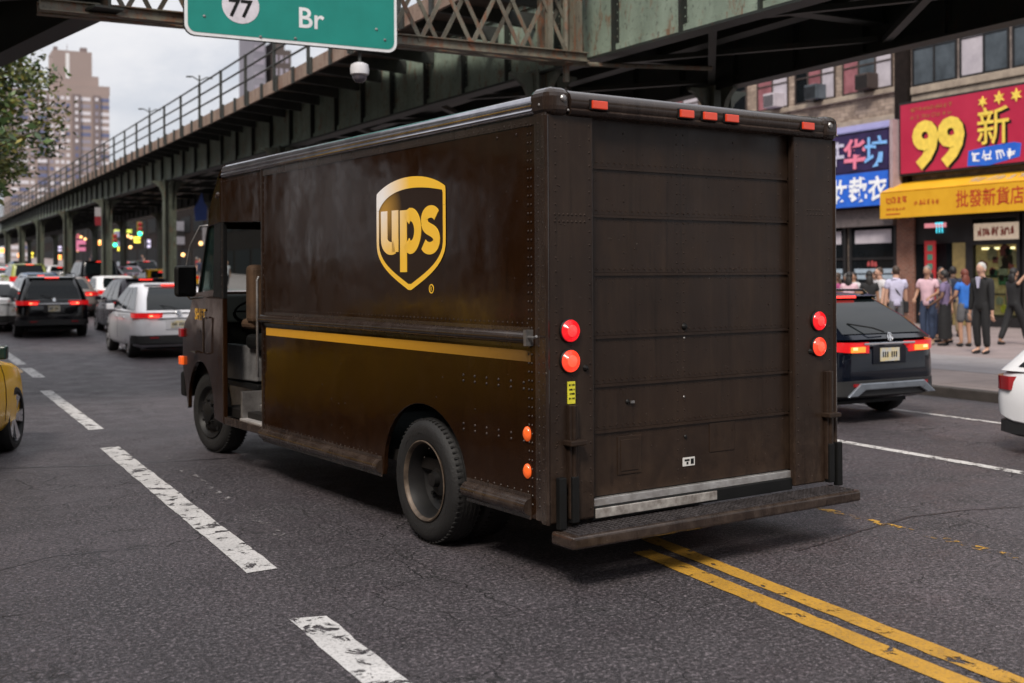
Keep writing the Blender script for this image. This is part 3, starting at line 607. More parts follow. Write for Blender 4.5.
# ---- cab
KT=.12
def tap(x,y,z): return (x,y-KT*max(0,x-5.1) if y>-TW/2 else y+KT*max(0,x-5.1),z)
def cabside(sg):
    y0,y1=(-.04,0) if sg>0 else (-TW,-TW+.04)
    q=MB()
    # upper header above door and front corner
    q.prism([(4.101,2.655),(4.101,2.215),(5.06,2.25),(5.10,2.25),(5.10,2.655)],'y',y0,y1); q.prism([(5.10,2.655),(5.10,2.25),(5.58,2.225),(5.57,2.31),(5.53,2.38),(5.14,2.655)],'y',y0,y1); q.warp(tap)
    # front quarter under the quarter window, with wheel arch
    ar=[(x,z) for x,z in arch(5.93,.56,.42,.50,18,PI,0)]
    q.prism([(5.03,1.56),(5.03,.40)]+ar+[(6.52,.40),(6.62,.62),(6.75,.80),(6.76,1.14),(6.68,1.26),(6.42,1.38),(6.24,1.585),(5.42,1.63)],'y',y0,y1); q.warp(tap)
    o=vb(q,'cab_side',M_side,bevel=.006)
    # posts
    q=MB(); q.prism([(5.025,1.55),(5.025,2.25),(5.10,2.25),(5.13,1.55)],'y',y0,y1); q.warp(tap); q.prism([(5.10,1.56),(5.10,2.25),(5.34,2.24),(5.40,1.56)],'y',y0+.002,y1-.002); q.warp(tap)
    q.prism([(5.575,2.23),(5.625,2.23),(6.03,1.60),(5.98,1.60)],'y',y0,y1); q.warp(tap); vb(q,'window_post',M_black,o,bevel=.004)
    q=MB(); q.prism([(5.36,2.225),(5.60,2.225),(5.99,1.61),(5.41,1.62)],'y',y0+.015,y1-.015); q.warp(tap); vb(q,'quarter_window',M_vglass,o)
    return o
M_vglass=glasslike('cab_window_glass',(.012,.03,.028),.35)
cl_=cabside(1); cr_=cabside(-1)
yL=lambda x:-KT*max(0,x-5.1); yR=lambda x:-TW+KT*max(0,x-5.1)
b=MB()
def xq(x0,z0,x1,z1,mi=0,th=.03):
    b.add([(x0,yL(x0)-.003,z0),(x1,yL(x1)-.003,z1),(x1,yR(x1)+.003,z1),(x0,yR(x0)+.003,z0),(x0-.0,yL(x0)-.003,z0-th),(x1,yL(x1)-.003,z1-th),(x1,yR(x1)+.003,z1-th),(x0,yR(x0)+.003,z0-th)],[(0,1,2,3),(4,7,6,5),(0,4,5,1),(1,5,6,2),(2,6,7,3),(3,7,4,0)],mi)
xq(5.01,2.772,5.15,2.70); xq(5.15,2.70,5.53,2.40); xq(5.53,2.40,5.58,2.24)
xq(6.02,1.60,6.24,1.585); xq(6.24,1.585,6.42,1.385); xq(6.42,1.385,6.68,1.27); xq(6.68,1.27,6.76,1.14)
vb(b,'cab_front',M_side)
b=MB(); b.box(6.70,6.765,yR(6.75)+.01,yL(6.75)-.01,.55,1.14); 
gr=vb(b,'grille',M_black)
b=MB(); b.add([(5.59,yL(5.6)-.05,2.235),(6.01,yL(6.0)-.05,1.61),(6.01,yR(6.0)+.05,1.61),(5.59,yR(5.6)+.05,2.235)],[(0,1,2,3)]); vb(b,'windscreen',M_vglass,recalc=False)
b=MB(); b.box(6.70,6.86,yR(6.8)-.0,yL(6.8)-.0,.50,.76); vb(b,'front_bumper',M_black,bevel=.03,seg=3)
for yy in (yL(6.75)-.28,yR(6.75)+.28):
    q=MB(); q.lathe([(.10,0),(.10,.02),(.085,.035),(.0,.04)],(6.765,yy,.98),'x',24); vb(q,'headlight',mat('headlight_glass',(.5,.5,.5),.1,.3),smooth=50)
for z,m in ((1.17,M_rdull),(.88,M_amber)):
    q=MB(); q.box(6.69,6.79,yL(6.7)-.02,yL(6.7)+.03,z-.045,z+.045); vb(q,'side_lamp',m,bevel=.01)
# cab letters, grab handle
b=MB(); addtext(b,'SHIFT',.115,lambda u,z,d:tap(5.92-u*1.2,.003+d,1.325+z),.002,bold=.03); vb(b,'cab_lettering',mat('gold_print',(.80,.42,.02),.4),cl_)
b=MB(); b.tube([tap(5.62,.0,1.36),tap(5.62,.04,1.355),tap(5.62,.04,1.02),tap(5.62,.0,1.015)],.011,8); b.tube([tap(6.2,.0,1.0),tap(6.2,.03,1.0),tap(6.0,.03,1.0)],.01,6); vb(b,'grab_handle',M_trim,cl_,smooth=50)
b=MB(); b.tube([(4.13,.02,1.75),(4.13,.035,1.72),(4.13,.035,.95),(4.16,.02,.90)],.012,8); vb(b,'entry_rail',M_steel,body,smooth=50)
b=MB(); rivrow(b,[(4.15+.07*i,.001,2.62) for i in range(14)],(0,1,0),.006); rivrow(b,[tap(5.06,.001,1.6+.08*i) for i in range(8)],(0,1,0),.008); b.dome(tap(5.16,0,2.50),(0,1,0),.035,.03,10); b.box(5.04,5.048,-.001,.002,.44,2.65); vb(b,'cab_rivets',M_trim,cl_)
# door frame edges, steps, interior
b=MB(); b.box(4.101,5.03,-.036,-.002,.40,.47); stepb=vb(b,'step_sill',M_trim,bevel=.006)
for i,(y0,y1,z) in enumerate(((-.20,-.03,.485),(-.42,-.20,.60),(-.70,-.42,.735))):
    q=MB(); q.box(4.15,4.72-.06*i,y0,y1,z-.03,z); q.box(4.15,4.72-.06*i,y0-.012,y0,z-.03,z+.11,1); vb(q,'entry_step',[mat('pale_step_metal',(.55,.52,.50),.45,.4,c2=(.34,.32,.31),scale=9),M_steel],bevel=.004)
b=MB(); b.box(4.72,5.72,-.34,-.30,.42,.70); b.box(4.70,4.74,-.30,-.05,.42,.72); kp=vb(b,'kick_plate',M_steel)
b=MB(); b.box(4.20,4.42,-.215,-.19,.505,.575); vb(b,'step_reflector',[M_rdull],bevel=.004)
b=MB(); b.prism([(4.93,.78),(4.90,.98),(4.99,1.10),(5.72,1.10),(5.72,.76)],'y',-.35,-.28); b.box(4.9,5.75,-.36,-.27,.70,.755,1); vb(b,'side_pocket',[mat('grey_scuffed_panel',(.19,.185,.185),.6,c2=(.06,.058,.058),scale=7,amt=.7,bump=.2),M_black],bevel=.012)
b=MB(); b.box(4.11,6.5,-TW+.1,-.74,.70,.745); b.box(5.75,6.55,-TW+.25,-.27,.745,1.30); b.box(5.45,5.75,-1.75,-.95,.745,1.22); b.prism([(5.70,1.30),(6.05,1.30),(6.05,1.58),(5.86,1.56)],'y',-TW+.2,-.25); vb(b,'dashboard',M_inner,bevel=.02)
b=MB(); b.box(4.10,5.03,-TW+.045,-TW+.075,.45,1.62); vb(b,'cab_door',M_inner,cr_)
b=MB(); b.box(4.58,5.08,-.72,-.22,1.08,1.22); b.box(4.52,4.64,-.70,-.24,1.22,1.80); b.tube([(4.8,-.47,.6),(4.8,-.47,1.1)],.07,10); b.box(4.86,5.02,-.36,-.20,1.32,1.86,1); b.box(4.9,5.2,-.36,-.22,1.26,1.36,1); vb(b,'driver_seat',[M_black,mat('tan_seat_cover',(.075,.038,.016),.8,c2=(.04,.02,.009),scale=5,bump=.3)],bevel=.05,seg=3)
b=MB(); b.tube([(5.45,-.47+.2*math.cos(t),1.42+.2*math.sin(t)*.55) for t in [2*PI*i/24 for i in range(25)]],.014,8); b.warp(lambda x,y,z:(x-(z-1.42)*1.1,y,z)); b.tube([(5.45,-.47,1.42),(5.9,-.47,1.15)],.025,8); b.tube([(5.45,-.67,1.42),(5.45,-.27,1.42)],.012,6); vb(b,'steering_wheel',M_black,smooth=50)
# mirror
b=MB(); b.box(5.66,5.74,.02,.23,1.56,1.86); mr=vb(b,'wing_mirror',M_black,bevel=.035,seg=3)
b=MB(); b.box(5.652,5.66,.045,.205,1.59,1.84); vb(b,'mirror_glass',mat('mirror_surface',(.16,.17,.18),.06,1.),mr)
b=MB(); b.tube([(5.50,-.03,2.24),(5.55,.03,2.23),(5.66,.09,2.05),(5.71,.11,1.86)],.010,7); b.tube([(5.71,.11,1.58),(5.70,.08,1.54),(5.75,-.06,1.55)],.010,7); vb(b,'mirror_bracket',M_steel,mr,smooth=50)
b=MB(); b.box(5.66,5.74,-TW-.23,-TW-.02,1.56,1.86); b.tube([(5.50,-TW+.03,2.24),(5.66,-TW-.09,2.05),(5.71,-TW-.11,1.86)],.010,7); vb(b,'wing_mirror',M_black,bevel=.02)
# ------------------------------------------------------------------ elevated railway over the right half of the street
M_green=rusty('weathered_green_steel',(.235,.290,.232),(.125,.160,.125),(.15,.066,.031),.535)
M_greend=rusty('shaded_green_steel',(.017,.021,.017),(.008,.010,.008),(.035,.017,.010),.56)  # darker copy of the green steel, deck shade put into its colour
M_rust=rusty('rusted_lattice_steel',(.175,.165,.125),(.075,.062,.045),(.17,.060,.024),.50,scale=3.)
M_fascia=rusty('rust_stained_timber',(.30,.225,.18),(.17,.11,.085),(.15,.06,.032),.55,.8)
M_rail=rusty('dark_rail_paint',(.045,.047,.042),(.022,.024,.022),(.07,.035,.02),.6)
M_tie=mat('dark_timber',(.022,.018,.015),.9)
NG=[(-6,10.4),(10,9.80),(16,9.42),(22,9.08),(31,8.72),(43,8.35),(55,8.15),(80,7.9),(200,7.8)]
def ngx(y):
    for (a,p),(c,q) in zip(NG[:-1],NG[1:]):
        if y<=c: return p+(q-p)*(y-a)/(c-a)
    return NG[-1][1]
ZB=5.05; ZT=6.35
def lift(y): return gz(y)*.35
el=thing('elevated_railway','long green riveted steel elevated railway running down the street above the traffic','elevated railway',(0,0,0))
def girder(fx,face,ys,name,m,stiff=True):
    q=MB()
    for a,c in zip(ys[:-1],ys[1:]):
        xa,xc=fx(a),fx(c); la,lc=lift(a),lift(c)
        def seg(dx0,dx1,z0,z1,mi=0):
            q.add([(xa+dx0,a,z0+la),(xa+dx1,a,z0+la),(xa+dx1,a,z1+la),(xa+dx0,a,z1+la),(xc+dx0,c,z0+lc),(xc+dx1,c,z0+lc),(xc+dx1,c,z1+lc),(xc+dx0,c,z1+lc)],[(0,1,2,3),(4,7,6,5),(0,4,5,1),(1,5,6,2),(2,6,7,3),(3,7,4,0)],mi)
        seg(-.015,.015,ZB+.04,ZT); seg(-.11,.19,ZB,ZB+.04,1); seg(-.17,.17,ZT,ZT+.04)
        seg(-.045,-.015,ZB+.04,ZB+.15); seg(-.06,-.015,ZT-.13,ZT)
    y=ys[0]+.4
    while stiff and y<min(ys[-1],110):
        x=fx(y); l=lift(y); q.box(x-.10,x-.016,y-.02,y+.02,ZB+.042+l,ZT-.002+l,1); q.box(x-.03,x-.0155,y-.07,y+.07,ZB+.172+l,ZT-.132+l,1)  # stiffeners take the dark copy, painting in their own shading
        if y<24:
            for k in range(14): q.dome((x-.031,y-.05,ZB+.25+.12*k+l),(-1,0,0),.014,n=5)
        y+=1.55
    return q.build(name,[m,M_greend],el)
ysn=[-6+2*i for i in range(13)]+[20+4*i for i in range(20)]+[100+10*i for i in range(11)]
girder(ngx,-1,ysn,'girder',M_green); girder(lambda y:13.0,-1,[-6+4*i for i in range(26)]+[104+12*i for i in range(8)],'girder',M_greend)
q=MB()
for a,c in zip(ysn[:-1],ysn[1:]):
    xa,xc=ngx(a)+.2,ngx(c)+.2; la,lc=lift(a),lift(c)
    q.add([(xa,a,6.12+la),(12.8,a,6.12+la),(12.8,a,6.28+la),(xa,a,6.28+la),(xc,c,6.12+lc),(12.8,c,6.12+lc),(12.8,c,6.28+lc),(xc,c,6.28+lc)],[(0,1,2,3),(4,7,6,5),(0,4,5,1),(1,5,6,2),(2,6,7,3),(3,7,4,0)])
dk=q.build('deck',M_tie,el)
q=MB(); y=-4
while y<150:
    x=ngx(y); q.box(x+.02,12.98,y-.13,y+.13,5.45+lift(y),5.48+lift(y)); q.box(x+.02,12.98,y-.012,y+.012,5.48+lift(y),6.10+lift(y)); 
    if y<30: q.bar((x+.2,y,5.2),(12.9,y+4,5.2),.12,.09); q.bar((x+.2,y+4,5.24),(12.9,y,5.24),.1,.08)
    y+=4.1667
y0=-5
while y0<140:
    for dx in (10.5,11.0,12.0): q.bar((dx,y0,5.83+lift(y0)),(dx,y0+8,5.83+lift(y0+8)),.3,.48)
    y0+=8
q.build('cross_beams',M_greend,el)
q=MB(); y=-5.
while y<60:
    x=ngx(y); q.box(x+.1,13.2,y,y+.2,6.29+lift(y),6.42+lift(y)); y+=.5
for dx in (10.2,11.7): q.bar((dx,-5,6.50),(dx,28,6.50),.07,.15)
q.build('track',M_tie,el)
# near walkway and railing
wy0=15.4
q=MB()
y=wy0
while y<150:
    y2=y+4; l=lift(y); l2=lift(y2)
    for (xa,xb,z0,z1,mi) in ((7.5,7.56,5.93,6.22,0),(7.56,8.9,6.10,6.16,1)):
        q.add([(xa,y,z0+l),(xb,y,z0+l),(xb,y,z1+l),(xa,y,z1+l),(xa,y2-.01,z0+l2),(xb,y2-.01,z0+l2),(xb,y2-.01,z1+l2),(xa,y2-.01,z1+l2)],[(0,1,2,3),(4,7,6,5),(0,4,5,1),(1,5,6,2),(2,6,7,3),(3,7,4,0)],mi)
    y=y2
y=wy0+.2
while y<120:
    l=lift(y); x=ngx(y); q.add([(7.58,y-.04,6.1+l),(7.58,y+.04,6.1+l),(7.58,y+.04,5.95+l),(7.58,y-.04,5.95+l),(x-.03,y-.04,6.1+l),(x-.03,y+.04,6.1+l),(x-.03,y+.04,5.84+l),(x-.03,y-.04,5.84+l)],[(0,1,2,3),(4,7,6,5),(0,4,5,1),(1,5,6,2),(2,6,7,3),(3,7,4,0)],2)
    q.box(7.46,7.50,y-.07,y+.07,5.90+l,6.25+l,2); y+=1.22
wk=q.build('walkway',[M_fascia,mat('brown_walkway_planks',(.13,.095,.072),.85,c2=(.06,.042,.032),scale=3),M_rail],el)
q=MB()
for z in (6.52,6.84,7.15):
    pts=[]; y=wy0
    while y<150: pts.append((7.48,y,z+lift(y))); y+=4
    q.tube(pts,.026,6)
rl_=q.build('railing',M_rail,el)
q=MB(); q.box(-.03,.03,-.035,.035,0,1.24); post0=None; y=wy0+.3; npost=0
while y<118:
    if post0 is None: o=post0=q.build('railing_post',M_rail,rl_)
    else: o=post0.copy(); COL.objects.link(o); o.parent=rl_
    o.location=(7.47,y,5.93+lift(y)); y+=2.45
# columns
q=MB(); hgt=5.1
q.box(-.19,.19,-.02,.02,.5,hgt); 
for sx in (-1,1): q.box(sx*.19-.02,sx*.19+.02,-.17,.17,.5,hgt)
for sx in (-1,1):
    for k in range(12): q.bar((sx*.17,-.15,.9+.33*k),(sx*.17,.15,1.2+.33*k),.05,.012)
pr=[(.20,5.05),(.20,4.2),(.25,4.6),(.36,4.83),(.52,4.96),(.62,5.0),(.62,5.05)]
for sg in (1,-1): q.prism([(sg*a,c) for a,c in pr],'y',-.05,.05); q.prism([(sg*a*.8,c) for a,c in pr],'x',-.05,.05)
q.box(-.42,.42,-.42,.42,-.4,.5,1)
M_colm=rusty('weathered_column_paint',(.105,.120,.090),(.045,.050,.038),(.10,.045,.022),.55)
proto=q.build('column',[M_colm,mat('concrete_plinth',(.2,.19,.18),.9)],el); first=True
for y in (4.1,16.6,29.1,41.6,54.1,66.6,79.1,91.6,104,116.5,129,141.5):
    for far in (0,1):
        o=proto if first else proto.copy()
        if not first: COL.objects.link(o); o.parent=el
        first=False; sc=(5.06+lift(y)-gz(y))/5.06
        o.location=(12.98 if far else ngx(y),y,gz(y)); o.scale=(1,1,sc)
q=MB(); q.tube([(9.0,15.2,4.7),(9.0,15.2,6.9)],.05,8); q.tube([(8.6,15.35,4.98),(11.0,14.2,4.9)],.035,6); q.build('drain_pipe',M_rust,el)
# small twin-arm lamp masts on the walkway
for i,(y,tall) in enumerate(((33.5,.36),(41.,.36))):
    t=thing('lamp_mast',('twin-armed lamp mast on the railway walkway, the nearer of the two','twin-armed lamp mast on the railway walkway, the farther of the two')[i],'lamp mast',(7.62,y,7.16+lift(y)),0,'lamp masts on the railway walkway')
    q=MB(); q.tube([(0,0,-1.0),(0,0,tall)],.022,6); q.build('pole',M_rail,t)
    for sg in (-1,1):
        q=MB(); q.tube([(0,0,tall-.16),(sg*.2,0,tall-.05),(sg*.34,0,tall-.06)],.018,5); q.box(sg*.30-.07,sg*.30+.07,-.03,.03,tall-.085,tall-.05); q.build('arm',M_rail,t)
# ------------------------------------------------------------------ lattice truss across the street
tr=thing('lattice_truss','rusted steel lattice truss spanning the street behind the green sign','truss',(0,15,-.02))
for k,yy in enumerate((0,.24)):
    q=MB(); q.box(1.5,9.25,yy-.07,yy+.07,5.0,5.02); q.box(1.5,9.25,yy-.012,yy+.012,5.02,5.13); q.box(1.5,9.25,yy-.06,yy+.06,5.13,5.145)
    q.build('bottom_chord',M_rust,tr)
    q=MB(); q.box(1.5,9.25,yy-.09,yy+.09,6.55,6.72); q.build('top_chord',M_rust,tr)
    for i in range(9):
        x=1.7+.8*i+(.4 if k else 0)
        for a,c in ((x,x+.8),(x+.8,x)):
            q=MB(); d=.02 if a<c else -.02; q.bar((a,yy+d,5.08),(c,yy+d,6.6),.062,.014,up=(0,1,0)); q.build('diagonal',M_rust,tr)
    q=MB(); q.box(8.55,8.63,yy-.05,yy+.05,5.146,6.55); q.box(9.05,9.14,yy-.05,yy+.05,5.146,6.55); q.build('upright',M_rust,tr)
q=MB()
for i in range(10): q.bar((1.7+.74*i,.05,5.01),(2.4+.74*i,.19,5.01),.05,.012)
q.build('bottom_lacing',M_rust,tr)
# ------------------------------------------------------------------ branch deck overhead at the left, curving away over the left pavement
bd=thing('branch_viaduct','dark underside of a second railway deck branching off over the far left lane','viaduct',(0,0,0))
BP=[Vector(p) for p in ((2.27,14.7,0),(1.25,19.4,0),(-.6,23.2,0),(-4.2,26.6,0),(-12,30.2,0),(-46,40,0))]
BN=[]
for i in range(len(BP)):
    d=(BP[min(i+1,len(BP)-1)]-BP[max(i-1,0)]).normalized(); BN.append(Vector((-d.y,d.x,0)))
def sweep(q,o0,o1,z0,z1,mi=0):
    for i in range(len(BP)-1):
        v=[]
        for p,n in ((BP[i],BN[i]),(BP[i+1],BN[i+1])):
            for o,z in ((o0,z0),(o1,z0),(o1,z1),(o0,z1)): v.append((p.x+n.x*o,p.y+n.y*o,z))
        q.add(v,[(0,1,2,3),(4,7,6,5),(0,4,5,1),(1,5,6,2),(2,6,7,3),(3,7,4,0)],mi)
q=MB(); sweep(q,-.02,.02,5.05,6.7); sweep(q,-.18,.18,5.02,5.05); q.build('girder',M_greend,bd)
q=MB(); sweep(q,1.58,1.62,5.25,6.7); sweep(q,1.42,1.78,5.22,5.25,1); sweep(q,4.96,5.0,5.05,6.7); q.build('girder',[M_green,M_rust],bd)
q=MB(); sweep(q,-.9,5.6,6.70,6.86); q.build('deck',M_tie,bd)
q=MB()
for i in range(len(BP)-1):
    L_=(BP[i+1]-BP[i]).length; k=0
    while k*2.2<L_:
        t=k*2.2/L_; p=BP[i].lerp(BP[i+1],t); n=BN[i].lerp(BN[i+1],t).normalized(); q.bar((p.x+n.x*.03,p.y+n.y*.03,6.1),(p.x+n.x*4.95,p.y+n.y*4.95,6.1),.18,.9); k+=1
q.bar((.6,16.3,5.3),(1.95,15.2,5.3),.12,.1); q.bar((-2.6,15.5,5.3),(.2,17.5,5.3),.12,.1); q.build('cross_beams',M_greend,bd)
for x,y in ((-5.6,25.5),(-13.,33.5)):
    q=MB(); q.box(-.22,.22,-.02,.02,.1,5.1)
    for sx in (-1,1): q.box(sx*.24-.02,sx*.24+.02,-.21,.21,.1,5.1)
    q.build('column',M_green,bd,loc=(x,y,0))
# ------------------------------------------------------------------ green sign, dome camera
sg=thing('road_sign','large green hanging road sign reading Br beside a white circle with 77','road sign',(4.465,14.3,4.70))
M_sgreen=mat('green_sign_sheeting',(.002,.225,.185),.45,c2=(.0015,.185,.15),scale=3,amt=.6); M_swhite=mat('white_sign_sheeting',(.74,.75,.76),.45,c2=(.60,.6,.62))
def rrect(w,h,r,n=6,z0=0):
    out=[]
    for cx,cz,a in ((w/2-r,h-r,0),(-w/2+r,h-r,90),(-w/2+r,r,180),(w/2-r,r,270)):
        out+=[(cx+r*math.cos(R(a+90*i/n)),z0+cz+r*math.sin(R(a+90*i/n))) for i in range(n+1)]
    return out
q=MB(); q.prism(rrect(2.80,2.3,.14),'y',0,.03); q.build('backing',M_black,sg)
q=MB(); q.prism(rrect(2.78,2.28,.13,z0=.01),'y',-.004,-.0005); q.build('border',M_swhite,sg)
q=MB(); q.prism(rrect(2.70,2.20,.10,z0=.05),'y',-.008,-.0045); q.build('face',M_sgreen,sg)
sf=lambda cx,cz:(lambda u,v,d:(cx+u,-.008-d,cz+v))
q=MB(); addtext(q,'Br',.26,sf(.215,.225),.003,bold=.015); q.build('lettering',M_swhite,sg)
q=MB(); q.prism([(-.70+.235*math.cos(2*PI*i/36),.425+.225*math.sin(2*PI*i/36)) for i in range(36)],'y',-.0115,-.0085); rc=q.build('route_circle',mat('pale_sign_disc',(.68,.64,.70),.5),sg)
q=MB(); q.add([],[]); addtext(q,'77',.225,lambda u,v,d:(-.70+u,-.0116-d,.275+v),.003,bold=.02); q.build('route_number',M_black,rc)
q=MB()
for x,z in ((-1.15,.25),(1.10,.30),(.0,.08),(-.45,.06),(1.22,.17)): q.dome((x,-.0085,z),(0,-1,0),.02,n=8)
q.build('bolts',M_steel,sg)
q=MB()
for x in (-1.0,0,1.0): q.box(x-.04,x+.04,.031,.10,.1,2.2); q.bar((x,.09,.45),(x,.62,.45),.05,.05); q.bar((x,.09,1.9),(x,.62,1.95),.05,.05)
q.build('bracket',M_rail,sg)
dc=thing('dome_camera','white dome surveillance camera hanging below the green road sign','camera',(5.36,14.38,4.36))
q=MB(); q.lathe([(.0,.20),(.05,.20),(.115,.17),(.125,.10),(.12,.045),(.10,.03)],(0,0,0),'z',24); q.build('housing',mat('white_housing',(.72,.71,.74),.4),dc,smooth=40)
q=MB(); q.lathe([(.098,.03),(.09,-.015),(.06,-.055),(.0,-.07)],(0,0,0),'z',24); q.build('dome',mat('smoked_dome',(.10,.09,.11),.1),dc,smooth=60)
q=MB(); q.tube([(0,0,.2),(0,0,.36),(.0,.5,.5),(0,.62,.70)],.025,8); q.build('arm',M_rail,dc,smooth=50)
# ------------------------------------------------------------------ cars (local: y forward, x right; origin on the ground under the middle of the tail)
def lerpprof(pts,y):
    if y<=pts[0][0]: return pts[0][1]
    for (a,p),(c,q) in zip(pts[:-1],pts[1:]):
        if y<=c:
            t=(y-a)/(c-a); t=t*t*(3-2*t)*.5+t*.5; return p+(q-p)*t
    return pts[-1][1]
def bake_boolean(o,cuts):
    for c in cuts:
        m=o.modifiers.new('cut','BOOLEAN'); m.object=c; m.operation='DIFFERENCE'; m.solver='EXACT'
    dg=bpy.context.evaluated_depsgraph_get(); dg.update()
    me=bpy.data.meshes.new_from_object(o.evaluated_get(dg)); o.modifiers.clear(); o.data=me
    for c in cuts: bpy.data.objects.remove(c)
    me.polygons.foreach_set('use_smooth',[True]*len(me.polygons)); me.set_sharp_from_angle(angle=R(32))
WHEELS={}
def carwheel(parent,c,r,w,side,rimm,detail=True):
    key=(round(r,3),round(w,3),rimm.name,side)
    root=bpy.data.objects.new('wheel',None); COL.objects.link(root); root.parent=parent; root.location=c
    if key not in WHEELS:
        q=MB(); s=side
        q.lathe([(r*.74,0),(r*.80,s*.012),(r*.93,s*.006),(r*.985,-s*.03),(r,-s*.06),(r,-s*(w-.06)),(r*.95,-s*w),(r*.74,-s*w)],(0,0,0),'x',32,close=True); t=q.build('tyre',M_tyre,root,smooth=35)
        q=MB(); q.lathe([(r*.76,s*.004),(r*.735,s*.008),(r*.71,-s*.01),(r*.68,-s*.09),(r*.2,-s*.10),(.0,-s*.10)],(0,0,0),'x',32,1)
        for k in range(5):
            for d in (-.13,.13):
                a=2*PI*k/5; a2=a+d*1.2
                q.bar((-s*.03,r*.12*math.cos(a),r*.12*math.sin(a)),(-s*.008,r*.72*math.cos(a2),r*.72*math.sin(a2)),.06*r/.34,.03,up=(1,0,0))
        q.lathe([(r*.2,-s*.04),(r*.18,-s*.015),(.0,-s*.01)],(0,0,0),'x',16); m=q.build('rim',[rimm,M_black],root,smooth=35); WHEELS[key]=(t,m)
    else:
        for o in WHEELS[key]:
            c2=o.copy(); COL.objects.link(c2); c2.parent=root
    return root
M_rimsil=mat('silver_alloy',(.72,.72,.74),.28,.8); M_plate=mat('number_plate',(.66,.55,.30),.5,c2=(.5,.52,.55),scale=20,amt=.3); M_cladding=mat('dark_cladding',(.016,.016,.017),.6)
def carpaint(name,c,rough=.22,metal=.0): return mat(name,c,rough,metal,c2=tuple(x*.92 for x in c),coat=.3,spec=.35,scale=2,rvar=.05)
def make_car(name,label,cat,loc,rot,paint,S,group='cars queuing in the street',lights='on',front=True):
    t=thing(name,label,cat,loc,rot,group)
    L,W,H=S['L'],S['W'],S['H']; hw0=W/2; belt=S['belt']; hood=S['hood']; kind=S['kind']; wr=S.get('wr',.34)
    ax=S.get('ax',(.86,L-.90))
    HWp=[(0,.68),(.015,.75),(.05,.835),(.12,.905),(.25,.96),(.5,.992),(.9,1.0),(L-1.1,1.0),(L-.45,.94),(L-.12,.82),(L,.70)]
    hw=lambda y:hw0*lerpprof(HWp,y)
    if kind=='sedan': ZS=[(0,S['deck']-.05),(.10,S['deck']),(.75,S['deck']+.015),(1.1,belt),(L-1.75,belt-.03),(L-1.35,hood),(L-.5,hood-.09),(L-.1,hood-.2),(L,hood-.30)]
    else: ZS=[(0,belt-.16),(.06,belt-.06),(.16,belt-.012),(.35,belt),(L-1.75,belt-.03),(L-1.35,hood),(L-.5,hood-.08),(L-.1,hood-.2),(L,hood-.32)]
    zs=lambda y:lerpprof(ZS,y)
    ZBp=[(0,.34),(.25,.24),(.7,.20),(L-.7,.20),(L-.2,.24),(L,.32)]; zb=lambda y:lerpprof(ZBp,y)+S.get('lift',0)
    ys=[0,.015,.05,.08,.12,.18,.28,.45,.7,1.0,1.4,1.9,2.4,2.9,3.4]+[L-1.35,L-1.1,L-.8,L-.5,L-.3,L-.15,L-.05,L]
    ys=sorted({round(y,3) for y in ys if y<=L})
    q=MB(); v=[];f=[]; prof=None
    for i,y in enumerate(ys):
        h=hw(y); a=zb(y); b_=zs(y); d=b_-a
        pr=[(.0,a),(.78,a),(.93,a+.05),(.985,a+.16*d),(1.0,a+.42*d),(.995,a+.62*d),(.975,a+.80*d),(.94,a+.93*d),(.87,b_-.004),(.70,b_+.010),(0,b_+.022)]
        ring=[(h*x,y,z) for x,z in pr]+[(-h*x,y,z) for x,z in pr[-2:0:-1]]
        v+=ring
    n=20
    for i in range(len(ys)-1):
        for k in range(n): f.append((i*n+k,i*n+(k+1)%n,(i+1)*n+(k+1)%n,(i+1)*n+k))
    f.append(tuple(range(n))[::-1]); f.append(tuple(range((len(ys)-1)*n,len(ys)*n)))
    q.add(v,f); body=q.build('body',paint,t)
    cuts=[]
    for y in ax:
        c=MB(); c.lathe([(wr+.055,-hw0-.2),(wr+.055,-hw0+.30)],(0,y,wr),'x',28); c.f.append(tuple(range(28))); c.m.append(0); cuts.append(c.build('cut',paint))
        c=MB(); c.lathe([(wr+.055,hw0-.30),(wr+.055,hw0+.2)],(0,y,wr),'x',28); c.f.append(tuple(range(28))); c.m.append(0); cuts.append(c.build('cut',paint))
    bake_boolean(body,cuts)
    q=MB(); q.box(-hw0+.32,hw0-.32,.3,L-.3,.2,.5)
    for y in ax: q.box(-hw0+.06,hw0-.06,y-.07,y+.07,wr-.07,wr+.07)
    q.build('underbody',M_black,t)
    for y in ax:
        for s in (-1,1): carwheel(t,(s*(hw0-.02),y,wr),wr,.21,s,S.get('rim',M_rimsil))
    # cabin
    yr0,yr1,yf1,yf0=S['cab']; wb=hw0*.925; wt=hw0*S.get('tum',.74); z0=(S['deck'] if kind=='sedan' else belt)-.02; z0=min(z0,belt-.02); z1=H-.05
    def ring(y0,y1,w,z,rr,crown=0):
        o=[]
        for cx,cy,a in ((w-rr,y1-rr,0),(-w+rr,y1-rr,90),(-w+rr,y0+rr,180),(w-rr,y0+rr,270)):
            o+=[(cx+rr*math.cos(R(a+30*i)),cy+rr*math.sin(R(a+30*i)),z) for i in range(4)]
        return o
    rings=[ring(yr0,yf0,wb,z0,.20),ring(yr0+(yr1-yr0)*.42,yf0+(yf1-yf0)*.5,wb+(wt-wb)*.42,z0+(z1-z0)*.5,.19),ring(yr1,yf1,wt,z1,.18),ring(yr1+.06,yf1-.07,wt-.05,H-.015,.18),ring(yr1+.22,yf1-.27,wt-.25,H+.006,.16)]
    q=MB(); v=sum(rings,[]); f=[]
    for i in range(4):
        for k in range(16): f.append((i*16+k,i*16+(k+1)%16,(i+1)*16+(k+1)%16,(i+1)*16+k))
    f.append(tuple(range(64,80))); q.add(v,f); cab=q.build('cabin',S.get('roofm',paint),t,smooth=30)
